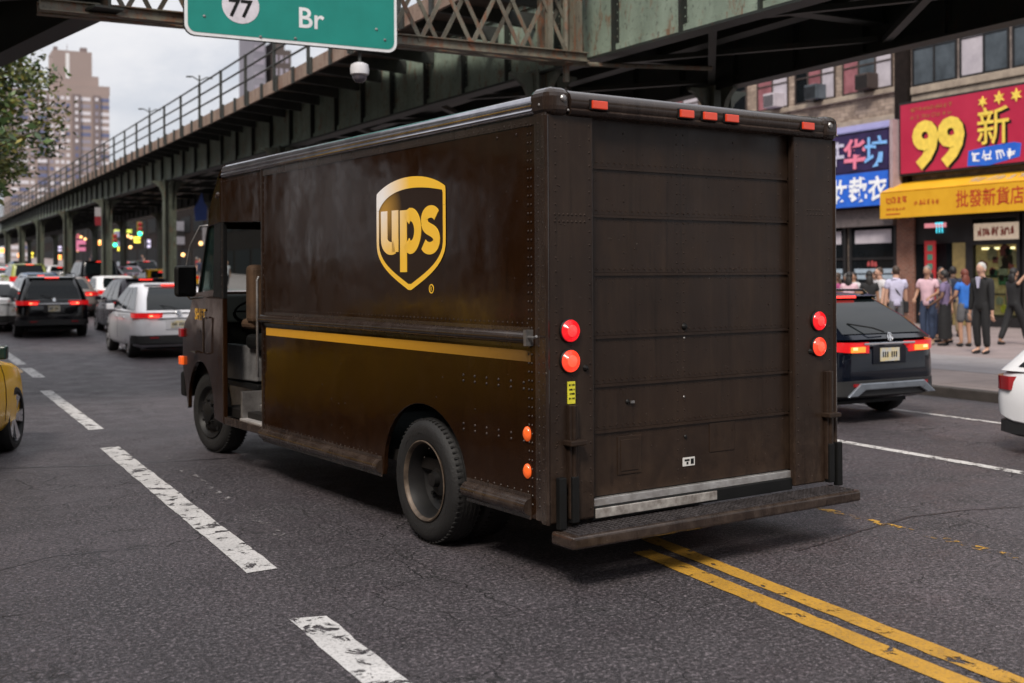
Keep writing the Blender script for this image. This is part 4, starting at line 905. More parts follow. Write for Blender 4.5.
    P=lambda t_:(z0+(z1-z0)*t_)
    xs=lambda t_:(wb+(wt-wb)*(t_*.84 if t_<=.5 else .42+(t_-.5)*1.16))
    yrr=lambda t_:yr0+(yr1-yr0)*(t_*.84 if t_<=.5 else .42+(t_-.5)*1.16); yff=lambda t_:yf0+(yf1-yf0)*t_
    def wnd(nm,pts,off,rev=False):
        q=MB(); o=Vector(off); q.add([Vector(p)+o for p in pts],[tuple(range(len(pts)))] if len(pts)==4 else [(0,1,2,5),(5,2,3,4)] if not rev else [(5,4,3,0),(0,3,2,1)]); return q.build(nm,M_cglass,t,recalc=False,smooth=60)
    ta=(belt-z0)/(z1-z0)+.05; ta=max(.06,ta); tb=.93
    rw=S.get('rwz',ta)
    m=.5*(rw+tb)
    wnd('rear_window',[(-xs(rw)+.19,yrr(rw),P(rw)),(xs(rw)-.19,yrr(rw),P(rw)),(xs(m)-.17,yrr(m),P(m)),(xs(tb)-.18,yrr(tb),P(tb)),(-xs(tb)+.18,yrr(tb),P(tb)),(-xs(m)+.17,yrr(m),P(m))],(0,-.008,.006))
    wnd('windscreen',[(xs(.1)-.09,yff(.1),P(.1)),(-xs(.1)+.09,yff(.1),P(.1)),(-xs(tb)+.11,yff(tb),P(tb)),(xs(tb)-.11,yff(tb),P(tb))],(0,.01,.006))
    cut=S.get('pill',(.33,.60)); 
    for s in (-1,1):
        yA=lambda t_:yrr(t_)+S.get('cp',.24); yB=lambda t_:yff(t_)-.16
        edges=[0]+list(cut)+[1]
        for i in range(len(edges)-1):
            e0=edges[i]+(.0 if i==0 else .018); e1=edges[i+1]-(.0 if i==len(edges)-2 else .018)
            yy=lambda t_,e:yA(t_)+(yB(t_)-yA(t_))*e
            tm=.5
            pts=[(s*xs(ta),yy(ta,e0),P(ta)),(s*xs(ta),yy(ta,e1),P(ta)),(s*xs(tm),yy(tm,e1),P(tm)),(s*xs(tb),yy(tb,e1),P(tb)),(s*xs(tb),yy(tb,e0),P(tb)),(s*xs(tm),yy(tm,e0),P(tm))]
            wnd('side_window',pts if s<0 else pts[::-1],(s*.008,0,.002),rev=s>0)
        q=MB(); q.obox((s*(wb+.09),yf0-.62,belt+.06),(.17,.10,.13)); q.bar((s*(wb-.02),yf0-.6,belt+.0),(s*(wb+.05),yf0-.62,belt+.04),.05,.04); q.build('wing_mirror',S.get('mirm',paint),t,bevel=.03)
        q=MB(); hx=hw(2)*.972
        for yy_ in ((1.35,2.35) if kind!='van' else (2.35,)): q.box(s*(hx+.012)-.012,s*(hx+.012)+.012,yy_,yy_+.2,belt-.16,belt-.125)
        q.build('door_handle',S.get('handm',paint),t)
        # seams
        q=MB(); 
        for fr in list(cut)[-1:]+[.99]:
            yv=yrr(ta)+S.get('cp',.24)+(yff(ta)-.16-yrr(ta)-S.get('cp',.24))*fr
            pts=[(s*(hw(yv)*k+.002),yv,zb(yv)+(zs(yv)-zb(yv))*z) for k,z in ((.985,.2),(1.0,.42),(.995,.62),(.975,.8),(.94,.93))]
            q.tube(pts,.005,4)
        q.build('door_seam',M_black,t)
    # rear lamps, bumper, plate
    def wrap(z0_,z1_,yside,xin,out,s,m,nm,skew=0.):
        pth=[(hw(y)+out,y) for y in sorted({max(yside,.26),.25,.18,.12,.07,.03,.012},reverse=True)]+[(hw0*.68,-out*.7),(max(hw0*.60,xin+.02),-out),(xin,-out)]
        n=len(pth); v=[]
        for i,(x,y) in enumerate(pth):
            k=i/(n-1); zz0,zz1=z0_+skew*(1-k),z1_-abs(skew)*.3*k
            v+=[(s*x,y,zz0),(s*x,y,zz1),(s*(x-.05),y+.05,zz0),(s*(x-.05),y+.05,zz1)]
        f=[]
        for i in range(n-1):
            a=4*i; b_=4*i+4; f+=[(a,b_,b_+1,a+1),(a+2,a+3,b_+3,b_+2),(a+1,b_+1,b_+3,a+3),(a,a+2,b_+2,b_)]
        f+=[(0,1,3,2),(4*n-4,4*n-2,4*n-1,4*n-3)]
        q=MB(); q.add(v,f); return q.build(nm,m,t,smooth=40)
    lz0,lz1=S['lamp']; lin_=S.get('lampin',.44); lm=M_brake if lights=='on' else M_rdull
    for s in (-1,1):
        o=wrap(lz0,lz1,S.get('lampside',.34),hw0*lin_,.014,s,M_rdull if lights!='on' else M_carred,'tail_light',S.get('lskew',0.))
        if lights=='on':
            q=MB(); zc=(lz0+lz1)/2; hh=(lz1-lz0)*.26
            q.box(s*hw0*.56-.11,s*hw0*.56+.11,-.034,-.016,zc-hh-.02,zc+hh*.2,0); q.box(s*hw0*.62-.035,s*hw0*.62+.035,-.040,-.034,zc-hh*.8,zc+hh*.1,1); e=q.build('lamp_core',[S.get('corem',M_brake),M_brakehot],o,bevel=.004)
        if S.get('reflector',True):
            q=MB(); q.box(s*hw0*.55-.09,s*hw0*.55+.09,-.048,-.02,.44,.475); q.build('reflector',M_rdull,t)
    if lights=='on' and S.get('high',True):
        q=MB(); q.box(-.19,.19,yr1-.085,yr1-.06,z1-.005,z1+.022) if kind!='sedan' else q.box(-.14,.14,yrr(.75),yrr(.75)+.03,P(.8)-.02,P(.8)+.02); q.build('brake_light',M_brake,t)
    if kind!='sedan':
        q=MB(); q.prism([(yr1-.085,z1+.02),(yr1+.10,z1+.045),(yr1+.10,z1-.03),(yr1-.02,z1-.005)],'x',-wt+.08,wt-.08); q.build('spoiler',paint,t,bevel=.012)
    for z0_,z1_,m,nm,out in ((S.get('bz',(.30,.50))[0]+S.get('lift',0),S.get('bz',(.30,.50))[1],S.get('bumpm',M_cladding),'bumper',S.get('bout',.035)),):
        vv=[];ff=[]
        pth=[(hw(y)+out*.5,y) for y in (.42,.2,.08,.03)]+[(hw0*.70+.01,-out*.5),(hw0*.58,-out)]
        pth=pth+[(-x,y) for x,y in pth[::-1]]
        for x,y in pth: vv+=[(x,y,z0_+.03),(x,y,z1_),(x*.93,y+.09,z0_),(x*.93,y+.09,z1_+.02)]
        for i in range(len(pth)-1):
            a=4*i;b_=a+4; ff+=[(a,b_,b_+1,a+1),(a+2,a+3,b_+3,b_+2),(a+1,b_+1,b_+3,a+3),(a,a+2,b_+2,b_)]
        q=MB(); q.add(vv,ff); q.build(nm,m,t,smooth=40)
    pz=S.get('plate',.80)
    q=MB(); q.box(-.27,.27,-.012,.01,pz-.11,pz+.10,1); q.box(-.155,.155,-.022,-.0125,pz-.08,pz+.075,0)
    for i_ in range(7):
        if i_!=3: q.box(-.125+.036*i_,-.105+.036*i_,-.024,-.0221,pz-.035,pz+.03,2)
    q.build('number_plate',[M_plate,M_cladding if S.get('darkrecess') else paint,M_black],t)
    q=MB(); q.box(-.42,.42,-.022,.0,pz+.115,pz+.14); q.build('tailgate_trim',M_chrome if S.get('chrome',True) else M_cladding,t,bevel=.005)
    q=MB(); ez=S.get('emblem',pz+.24); q.lathe([(.048,-.03),(.055,-.038),(.046,-.042),(.038,-.034)],(0,0,ez),'y',20); q.bar((0,-.036,ez-.04),(0,-.036,ez+.04),.010,.010); q.bar((0,-.036,ez),(.035,-.036,ez-.02),.010,.010); q.bar((0,-.036,ez),(-.035,-.036,ez-.02),.010,.010); q.warp(lambda x,y,z:(x,y+max(0,(z-belt+.10))*.25,z),0); q.build('emblem',M_chrome,t)
    if kind!='sedan':
        q=MB(); p0=Vector((0,yrr(rw)-.03,P(rw)+.02)); q.tube([p0,p0+Vector((-.18,.0,.05)),p0+Vector((-.42,yrr(.4)-yrr(rw)-.0,.10))],.009,5); q.build('wiper',M_black,t)
    if S.get('rails'):
        for s in (-1,1):
            q=MB(); q.tube([(s*(wt-.06),yr1+.10,H-.02),(s*(wt-.05),yr1+.2,H+.035),(s*(wt-.05),yf1-.3,H+.035),(s*(wt-.06),yf1-.2,H-.02)],.016,6); q.build('roof_rail',S['rails'],t,smooth=60)
    if front:
        for s in (-1,1):
            q=MB(); q.add([(s*hw(L-.03)*.98,L-.06,hood-.30),(s*hw(L-.35)*1.0,L-.34,hood-.20),(s*hw(L-.35)*.9,L-.30,hood-.14),(s*hw(L-.03)*.60,L-.0,hood-.26),(s*hw(L-.03)*.60,L+.005,hood-.36)],[(0,1,2,3,4)]); q.build('headlight',mat('car_headlamp',(.55,.56,.58),.12,.3),t)
        q=MB(); q.box(-.5,.5,L-.02,L+.012,.42,hood-.34); q.box(-.16,.16,L+.012,L+.02,.36,.46); q.build('grille',M_black,t)
    return t
SUV=dict(kind='suv',L=4.70,W=1.90,H=1.70,belt=1.06,hood=1.02,cab=(.05,.55,2.65,3.72),lamp=(.92,1.04),wr=.37,plate=.82,tum=.70,rails=M_black,lift=.03)
HATCH=dict(kind='suv',L=4.45,W=1.84,H=1.60,belt=1.01,hood=.97,cab=(.04,.66,2.45,3.55),lamp=(.88,.98),lampin=.40,lampside=.42,wr=.35,plate=.74,tum=.68)
SEDAN=dict(kind='sedan',L=4.85,W=1.85,H=1.46,belt=.98,deck=1.02,hood=.95,cab=(.55,1.35,2.75,3.75),lamp=(.80,.95),wr=.33,plate=.72,tum=.72,cp=.45,rwz=.16,emblem=.90)
WAGON=dict(kind='suv',L=4.90,W=1.86,H=1.50,belt=1.0,hood=.95,cab=(.03,.78,2.85,3.9),lamp=(.82,.96),lampin=.36,lampside=.5,lskew=.05,wr=.345,plate=.80,tum=.70,rails=M_chrome,corem=M_turnorange,high=True,rwz=.12,emblem=1.0)
CABV=dict(kind='suv',L=4.75,W=1.86,H=1.78,belt=1.12,hood=1.05,cab=(.05,.25,3.0,3.95),lamp=(.85,1.15),lampin=.66,wr=.34,plate=.78,tum=.80)
def skid(t,m,hw_,z):
    q=MB(); q.prism([(-hw_,z),(-hw_*.72,z+.15),(hw_*.72,z+.15),(hw_,z),(hw_*.80,z),(hw_*.62,z+.07),(-hw_*.62,z+.07),(-hw_*.80,z)],'y',-.075,-.03); q.build('skid_plate',m,t,bevel=.012)
def put(u,s): return (pxn(u,s),s,gz(s))
C_blk=carpaint('black_car_paint',(.005,.0055,.007),.12); C_sil=carpaint('silver_white_car_paint',(.70,.70,.74)); C_pur=mat('dark_plum_car_paint',(.030,.022,.032),.25,coat=.1,spec=.2); C_white=carpaint('white_car_paint',(.74,.74,.76)); C_brz=carpaint('bronze_grey_car_paint',(.17,.145,.135)); C_blue=carpaint('blue_car_paint',(.045,.075,.13)); C_yel=carpaint('taxi_yellow_paint',(.85,.47,.02),.25); C_pale=carpaint('pale_green_taxi_paint',(.40,.44,.13)); C_mauve=carpaint('mauve_car_paint',(.22,.13,.18)); C_navy=mat('navy_car_paint',(.005,.007,.013),.07,coat=.12,spec=.28,scale=2,rvar=.03)
V=lambda S,**k:{**S,**k}
es=make_car('estate_car','black estate car with glowing tail lights beside the kerb at the van\'s rear','estate car',(10.28,9.95,0),R(1.5),C_navy,WAGON,'cars along the kerb'); skid(es,mat('skid_plate_grey',(.28,.31,.35),.3,.7),.72,.33)
make_car('parked_car','white car with only its red-lamped tail corner in view by the kerb','parked car',(10.30,7.9,0),R(183),C_white,V(HATCH,bumpm=M_cladding,bz=(.17,.31),bout=-.05,lamp=(.62,.75),lampside=.18,H=1.36,belt=.82,hood=.92,plate=.6),'cars along the kerb',lights='off')
tx=make_car('taxi','yellow taxi with silver alloy wheels merging beside the dashed lane line','taxi',(-1.09,9.36,0),R(-19),C_yel,V(SEDAN,L=4.8,mirm=mat('dark_green_mirror',(.012,.035,.028),.2)),'yellow cabs')
make_car('sport_utility_car','black sport utility car braking in the lane behind the dashed line','sport utility car',put(54,34.6),R(1),C_blk,V(SUV,H=1.72,W=1.96,corem=M_brake,rails=M_chrome))
make_car('hatchback','silver-white hatchback braking just beyond the van\'s mirror','hatchback',put(178,25.4),R(0),C_sil,V(HATCH,H=1.62,cab=(.03,.92,2.45,3.6)))
make_car('hatchback','dark plum hatchback partly hidden by the silver-white hatchback behind it','hatchback',put(150,34.2),R(1),C_pur,V(HATCH,H=1.66,W=1.86))
make_car('saloon_car','bronze grey saloon braking just ahead of the black sport utility car','saloon',put(74,45),R(1),C_brz,V(SEDAN,H=1.5))
make_car('saloon_car','white saloon ahead of the dark plum hatchback, showing its driver side','saloon',put(124,46.5),R(3),C_white,V(SEDAN,H=1.5))
make_car('saloon_car','blue saloon ahead of the bronze grey one in the queue','saloon',put(44,54),R(1),C_blue,V(SEDAN,H=1.50,W=1.95))
make_car('taxi','pale green taxi braking far up the queue ahead of the blue saloon','taxi',put(30,62),R(1),C_pale,CABV,'yellow cabs')
make_car('van','wide dark van far up the queue ahead of the white saloon','van',put(101,60),R(1),C_blk,V(CABV,W=2.0,H=1.95,belt=1.25))
make_car('saloon_car','white saloon cut off by the edge of the photo beside the black sport utility car','saloon',(2.45,37.5,gz(37.5)),R(0),C_white,V(SEDAN,H=1.52,W=1.9))
make_car('saloon_car','mauve saloon with bright lamps in the shade under the railway','saloon',put(133,76),R(1),C_mauve,SEDAN)
make_car('sport_utility_car','black sport utility car far away in the shade under the railway','sport utility car',put(148,84),R(1),C_blk,SUV)
make_car('taxi','yellow taxi under the railway, the nearer of the two there','taxi',put(166,62),R(1),C_yel,V(SEDAN,H=1.5),'yellow cabs')
make_car('taxi','yellow taxi under the railway, the farther one just left of the van\'s windscreen','taxi',put(185,69),R(1),C_yel,V(SEDAN,H=1.5),'yellow cabs')
make_car('saloon_car','white saloon far up the left lane near the top of the rise','saloon',put(4,74),R(0),C_white,SEDAN)
make_car('saloon_car','silver saloon far up the queue near the railway columns','saloon',put(62,80),R(0),C_sil,SEDAN)
make_car('saloon_car','black saloon far up the queue under the railway columns',  'saloon',put(112,72),R(1),C_blk,SEDAN)
make_car('hatchback','silver hatchback far up the queue just ahead of the mauve saloon','hatchback',put(128,88),R(1),C_sil,HATCH)
make_car('saloon_car','bronze saloon far up the left lane beyond the white one','saloon',put(10,86),R(1),C_brz,SEDAN)
make_car('hatchback','blue-grey hatchback far up the queue beyond the pale green taxi','hatchback',put(22,92),R(0),C_blue,HATCH)
# ------------------------------------------------------------------ people
SKIN=[mat('skin_light',(.50,.30,.22),.55,c2=(.44,.25,.18)),mat('skin_tan',(.36,.20,.13),.55,c2=(.31,.17,.11)),mat('skin_brown',(.16,.085,.055),.55,c2=(.13,.07,.045))]
def cloth(n,c): return mat('cloth_'+n,c,.85,c2=tuple(x*.6 for x in c),scale=7,amt=.7,bump=.15,bscale=30)
CL={k:cloth(k,c) for k,c in dict(black=(.012,.012,.014),navy=(.016,.022,.05),blue=(.03,.17,.62),lavender=(.58,.56,.74),pink=(.72,.48,.55),plum=(.20,.15,.27),magenta=(.34,.05,.16),white=(.62,.60,.62),denim=(.035,.055,.11),grey=(.12,.12,.13),cream=(.50,.40,.30),khaki=(.28,.21,.13),red=(.45,.03,.03),brown=(.070,.038,.018),tan=(.19,.11,.05)).items()}
HAIR={k:mat('hair_'+k,c,.6,c2=tuple(x*.6 for x in c),scale=30) for k,c in dict(black=(.012,.010,.010),brown=(.05,.028,.016),white=(.52,.50,.47),red=(.16,.035,.02),grey=(.2,.19,.18)).items()}
def skinned(name,V,E,m,parent=None,lv=1):
    # V: list of (pos, radius); grow a surface along the edges
    me=bpy.data.meshes.new(name); me.from_pydata([v[0] for v in V],E,[]); o=bpy.data.objects.new(name,me); COL.objects.link(o)
    sk=o.modifiers.new('Skin','SKIN'); sk.use_smooth_shade=True; sk.branch_smoothing=.4
    for i,v in enumerate(V):
        r=v[1]; me.skin_vertices[0].data[i].radius=r if isinstance(r,tuple) else (r,r); me.skin_vertices[0].data[i].use_root=(i==0)
    sb=o.modifiers.new('Sub','SUBSURF'); sb.levels=lv; sb.render_levels=lv
    dg=bpy.context.evaluated_depsgraph_get(); dg.update(); n=bpy.data.meshes.new_from_object(o.evaluated_get(dg)); o.modifiers.clear(); o.data=n; bpy.data.meshes.remove(me)
    n.materials.clear(); n.materials.append(m); n.polygons.foreach_set('use_smooth',[True]*len(n.polygons))
    if parent is not None: o.parent=parent
    return o
def person(label,loc,face,h=1.72,skin=0,hair='black',hairlen=0,top='white',bottom='denim',sleeve=.5,legs='trousers',jacket=None,stride=.0,arms=((.24,.05,.80),(-.24,.05,.80)),group='people on the pavement',bag=None,seat=False,cap=None,detail=True,female=False):
    k=h/1.75; sw=.185 if not female else .165
    J={}
    J['pel']=(0,0,.95);J['sp']=(0,.0,1.12);J['ch']=(0,.0,1.33);J['nk']=(0,-.01,1.48);J['hb']=(0,.015,1.555);J['hd']=(0,.02,1.635);J['tp']=(0,.01,1.715)
    for s,n in ((1,'R'),(-1,'L')):
        st=stride*s
        J['sh'+n]=(s*sw,-.01,1.425)
        hx,hy,hz=arms[0] if s>0 else arms[1]
        hand=Vector((hx,hy,hz)); sh=Vector(J['sh'+n]); mid=(sh+hand)/2; d=(hand-sh); L_=.30+.27; bend=math.sqrt(max(0,(L_/2)**2-(d.length/2)**2)); 
        el=mid+Vector((s*.35,-.75,-.45)).normalized()*bend*.9
        J['el'+n]=tuple(el); J['wr'+n]=tuple(hand)
        if not seat:
            J['hp'+n]=(s*.095,0,.90); J['kn'+n]=(s*.10,.03+st*.5,.50+.02*abs(st)); J['an'+n]=(s*.10,st-.02,.085); J['to'+n]=(s*.115,st+.15,.035)
        else:
            J['hp'+n]=(s*.11,0.0,.90); J['kn'+n]=(s*.14,.44,.93); J['an'+n]=(s*.14,.48,.50); J['to'+n]=(s*.15,.62,.45)
    P=lambda n:tuple(c*k for c in J[n])
    V=[];E=[];I={}
    def av(n,r,p=None):
        I[n]=len(V); V.append((P(n) if p is None else p,(r[0]*k,r[1]*k) if isinstance(r,tuple) else r*k)); return I[n]
    av('pel',(.125,.09)); 
    for a,b,r in (('pel','sp',(.11,.08)),('sp','ch',(.125,.085)),('ch','nk',(.055,.055)),('nk','hb',(.066,.075)),('hb','hd',(.078,.095)),('hd','tp',(.060,.075))):
        av(b,r); E.append((I[a],I[b]))
    # nose
    nz=av('nose',.014,tuple(c*k for c in (0,J['hd'][1]+.105,J['hd'][2]-.02))); E.append((I['hd'],nz))
    for n,s in (('R',1),('L',-1)):
        av('sh'+n,.052);E.append((I['ch'],I['sh'+n])); av('el'+n,.044);E.append((I['sh'+n],I['el'+n])); av('wr'+n,.030);E.append((I['el'+n],I['wr'+n]))
        w=Vector(P('wr'+n)); d=(w-Vector(P('el'+n))).normalized(); sd=d.cross(Vector((0,0,1)) if abs(d.z)<.8 else Vector((0,1,0))).normalized(); up=sd.cross(d)
        pm=w+d*.07*k; I['pm'+n]=len(V); V.append((tuple(pm),(.036*k,.018*k))); E.append((I['wr'+n],I['pm'+n]))
        if detail:
            for i,(o,l) in enumerate(((-.030,.062),(-.010,.075),(.011,.070),(.031,.055))):
                f0=pm+(sd*o+d*.03)*k; f1=f0+(d*l*.6-up*.012)*k; f2=f1+(d*l*.4-up*.03)*k; b=len(V)
                V+= [(tuple(f0),.010*k),(tuple(f1),.009*k),(tuple(f2),.008*k)]; E+=[(I['pm'+n],b),(b,b+1),(b+1,b+2)]
            t0=w+(d*.03+sd*.035)*k; t1=t0+(d*.04+sd*.02-up*.015)*k; b=len(V); V+=[(tuple(t0),.012*k),(tuple(t1),.009*k)]; E+=[(I['pm'+n],b),(b,b+1)]
        av('hp'+n,.088);E.append((I['pel'],I['hp'+n])); av('kn'+n,.060);E.append((I['hp'+n],I['kn'+n])); av('an'+n,.040);E.append((I['kn'+n],I['an'+n])); av('to'+n,.034);E.append((I['an'+n],I['to'+n]))
    o=skinned('person',V,E,SKIN[skin],lv=1); o.location=loc; o.rotation_euler=(0,0,face); tag(o,label,'person',group)
    def part(nm,lst,edges,m,lv=1,hem=None):
        p_=skinned(nm,[(tuple(Vector(p)*k),(r[0]*k,r[1]*k) if isinstance(r,tuple) else r*k) for p,r in lst],edges,m,o,lv)
        if hem:
            for v_ in p_.data.vertices:
                if abs(v_.co.x)<.165*k and v_.co.z<hem*k: v_.co.z=hem*k+(v_.co.z-hem*k)*.08
        return p_
    lp=lambda a,b,t:tuple(Vector(a)*(1-t)+Vector(b)*t)
    sl=sleeve
    tl=[((0,0,.80),(.172,.130)),((0,0,.95),(.172,.130)),(J['sp'],(.160,.124)),(J['ch'],(.188,.138)),((0,-.01,1.44),(.125,.100)),((0,-.005,1.51),(.074,.074))]; te=[(0,1),(1,2),(2,3),(3,4),(4,5)]
    for n in 'RL':
        b=len(tl); tl.append((tuple(Vector(J['sh'+n])+Vector((0,0,-.0))),.083)); te.append((3,b))
        if sl<=1: tl.append((lp(J['sh'+n],J['el'+n],sl),.072)); te.append((b,b+1))
        else: tl+=[(J['el'+n],.058),(lp(J['el'+n],J['wr'+n],.92),.044)]; te+=[(b,b+1),(b+1,b+2)]
    part('shirt' if not jacket else 'jacket',tl,te,CL[jacket or top],hem=.875 if not jacket else .83)
    if jacket:
        q=MB(); q.prism([(-.045*k,1.49*k),(.045*k,1.49*k),(.008*k,1.27*k),(-.008*k,1.27*k)],'y',.09*k,.146*k); q.build('shirt_front',CL[top],o,bevel=.008)
    if legs=='skirt':
        q=MB(); q.lathe([(.15*k,.98*k),(.19*k,.75*k),(.20*k,.40*k),(.19*k,.16*k)],(0,0,0),'z',20); q.warp(lambda x,y,z:(x,y*.75,z)); q.build('skirt',CL[bottom],o,smooth=60)
    else:
        f=1. if legs=='trousers' else .62
        bl=[((0,0,.93),(.160,.124)),((0,0,1.10),(.146,.114))]; be=[(0,1)]
        for n in 'RL':
            b=len(bl); bl.append((J['hp'+n],.108)); be.append((0,b))
            if f==1: bl+=[(J['kn'+n],.082),(lp(J['kn'+n],J['an'+n],.93),.066)]; be+=[(b,b+1),(b+1,b+2)]
            else: bl+=[(lp(J['hp'+n],J['kn'+n],.95),.098)]; be+=[(b,b+1)]
        part('trousers' if f==1 else 'shorts',bl,be,CL[bottom])
    for n in 'RL':
        a=Vector(J['an'+n]); t_=Vector(J['to'+n]); d=(t_-a); d.z=0; d=d.normalized()
        part('shoe',[(tuple(a-d*.045-Vector((0,0,.035))),.045),(tuple(a+d*.05-Vector((0,0,.04))),(.05,.042)),(tuple(a+d*.17-Vector((0,0,.05))),(.048,.032))],[(0,1),(1,2)],CL['black' if bottom!='denim' else 'cream'])
    hm=HAIR[hair]; hd=J['hd']
    # head volume joined into the body mesh
    hb=MB(); hb.ball((0,(hd[1]+.004)*k,(hd[2]+.012)*k),(.079*k,.100*k,.120*k),16,12); hb.warp(lambda x,y,z:(x*(1-.22*max(0,(hd[2]*k-z)/(.12*k))),y,z))
    hb.prism([((hd[1]+.09)*k,(hd[2]+.015)*k),((hd[1]+.128)*k,(hd[2]-.028)*k),((hd[1]+.09)*k,(hd[2]-.035)*k)],'x',-.014*k,.014*k)
    bm=bmesh.new(); bm.from_mesh(o.data); vs_=[bm.verts.new(p) for p in hb.v]
    for f_ in hb.f: bm.faces.new([vs_[i] for i in f_]).smooth=True
    bm.to_mesh(o.data); bm.free()
    if hairlen>=0:
        hb=MB(); hb.ball((0,(hd[1]-.010)*k,(hd[2]+.030)*k),(.085*k,.104*k,.113*k),18,12)
        def cutf(x,y,z):
            yy=(y/k-hd[1]); zz=(z/k-hd[2])
            lim=.02 if zz<.055 else .13
            if zz<-.055-hairlen*.2: z=(hd[2]-.055-hairlen*.2)*k
            return (x,min(y,(hd[1]+lim)*k),z)
        hb.warp(cutf)
        if hairlen>0: hb.ball((0,(hd[1]-.075)*k,(hd[2]-.06-hairlen*.55)*k),(.095*k,.055*k,(.09+hairlen*.6)*k),14,10)
        hb.build('hair',hm,o,smooth=70)
    for s in (-1,1):
        q=MB(); q.ball((s*.031*k,(hd[1]+.083)*k,(hd[2]+.005)*k),.011*k,8,6); q.build('eye',CL['black'],o,smooth=60)
        q=MB(); q.ball((s*.082*k,(hd[1]-.005)*k,(hd[2]-.02)*k),(.012*k,.022*k,.032*k),8,6); q.build('ear',SKIN[skin],o,smooth=60)
    q=MB(); q.ball((0,(hd[1]+.080)*k,(hd[2]-.055)*k),(.022*k,.008*k,.006*k),8,5); q.build('mouth',mat('lips',(.28,.09,.08),.5),o,smooth=60)
    if bag=='strap':
        q=MB(); q.tube([(-.14*k,.02,1.44*k),(0,.14*k,1.2*k),(.17*k,.06,.98*k)],.014,6); q.tube([(-.14*k,.02,1.44*k),(0,-.14*k,1.2*k),(.17*k,-.02,.98*k)],.014,6); q.build('bag_strap',CL['black'],o)
        q=MB(); q.box(.15*k,.25*k,-.12,.14,.72*k,.98*k); q.build('shoulder_bag',CL['black'],o,bevel=.02)
    return o
PZ=.134
def pav(s,n): return (n,s,gz(s)+PZ)
BACK=0.  # facing up the street
# the queue on the pavement; face = rotation, 0 looks up the street, +90 deg looks toward the road
person('man in a black suit with white hair standing alone nearest the road',pav(15.96,19.03),R(95),1.80,0,'white',0,'lavender','black',1.5,jacket='black',arms=((.25,.02,.80),(-.25,.04,.80)))
person('woman with long dark red hair, blue T-shirt and dark shorts in the queue',pav(17.66,20.52),R(-20),1.68,1,'red',.20,'blue','grey',.6,legs='shorts',arms=((.20,.22,1.05),(-.20,.22,1.05)),female=True)
person('woman in a plum top and long black skirt with hair tied up',pav(18.14,20.44),R(25),1.66,2,'black',0,'plum','black',.7,legs='skirt',arms=((.22,.18,.98),(-.22,.2,1.0)),female=True)
person('man in a pale pink shirt looking back over the road',pav(18.59,20.41),R(110),1.76,1,'grey',0,'pink','denim',.7,arms=((.18,.26,1.05),(-.18,.26,1.08)))
person('man in a lavender T-shirt with a dark bag strap across his back',pav(18.89,19.75),R(-35),1.76,0,'brown',0,'lavender','grey',.6,bag='strap',arms=((.24,.10,.82),(-.24,.02,.80)))
person('woman in black walking toward the right edge with a hand at her face',pav(17.57,21.97),R(-100),1.70,1,'black',.10,'black','black',.5,stride=.30,arms=((.12,.20,1.58),(-.24,.06,.82)),female=True)
person('woman all in black with long hair beside the window blinds',pav(20.3,20.35),R(-40),1.66,1,'black',.16,'black','black',.6,female=True,bag='strap')
person('woman in a pale pink top just right of the magenta top',pav(20.7,20.1),R(-60),1.64,1,'black',.16,'pink','navy',.5,female=True)
person('woman in a magenta top among the queue',pav(21.2,20.2),R(60),1.62,2,'brown',.18,'magenta','denim',.5,female=True)
person('man in a cream shirt near the van\'s rear edge',pav(22.0,19.9),R(-20),1.70,1,'black',0,'cream','khaki',.6)
person('woman in a white top with dark tied hair near the van\'s rear edge',pav(22.5,20.1),R(70),1.66,0,'black',.1,'white','denim',.5,female=True)
person('bald man in a red shirt almost hidden behind the estate car roof',pav(22.6,19.4),R(40),1.60,1,'brown',-1,'red','black',.5)
person('woman in khaki far back by the blind-covered window',pav(21.6,21.9),R(20),1.66,0,'brown',.2,'khaki','black',.5,female=True)
person('man in a grey top in the dark shop entrance',pav(19.9,22.3),R(150),1.74,1,'black',0,'grey','navy',.5)
rq=random.Random(4)
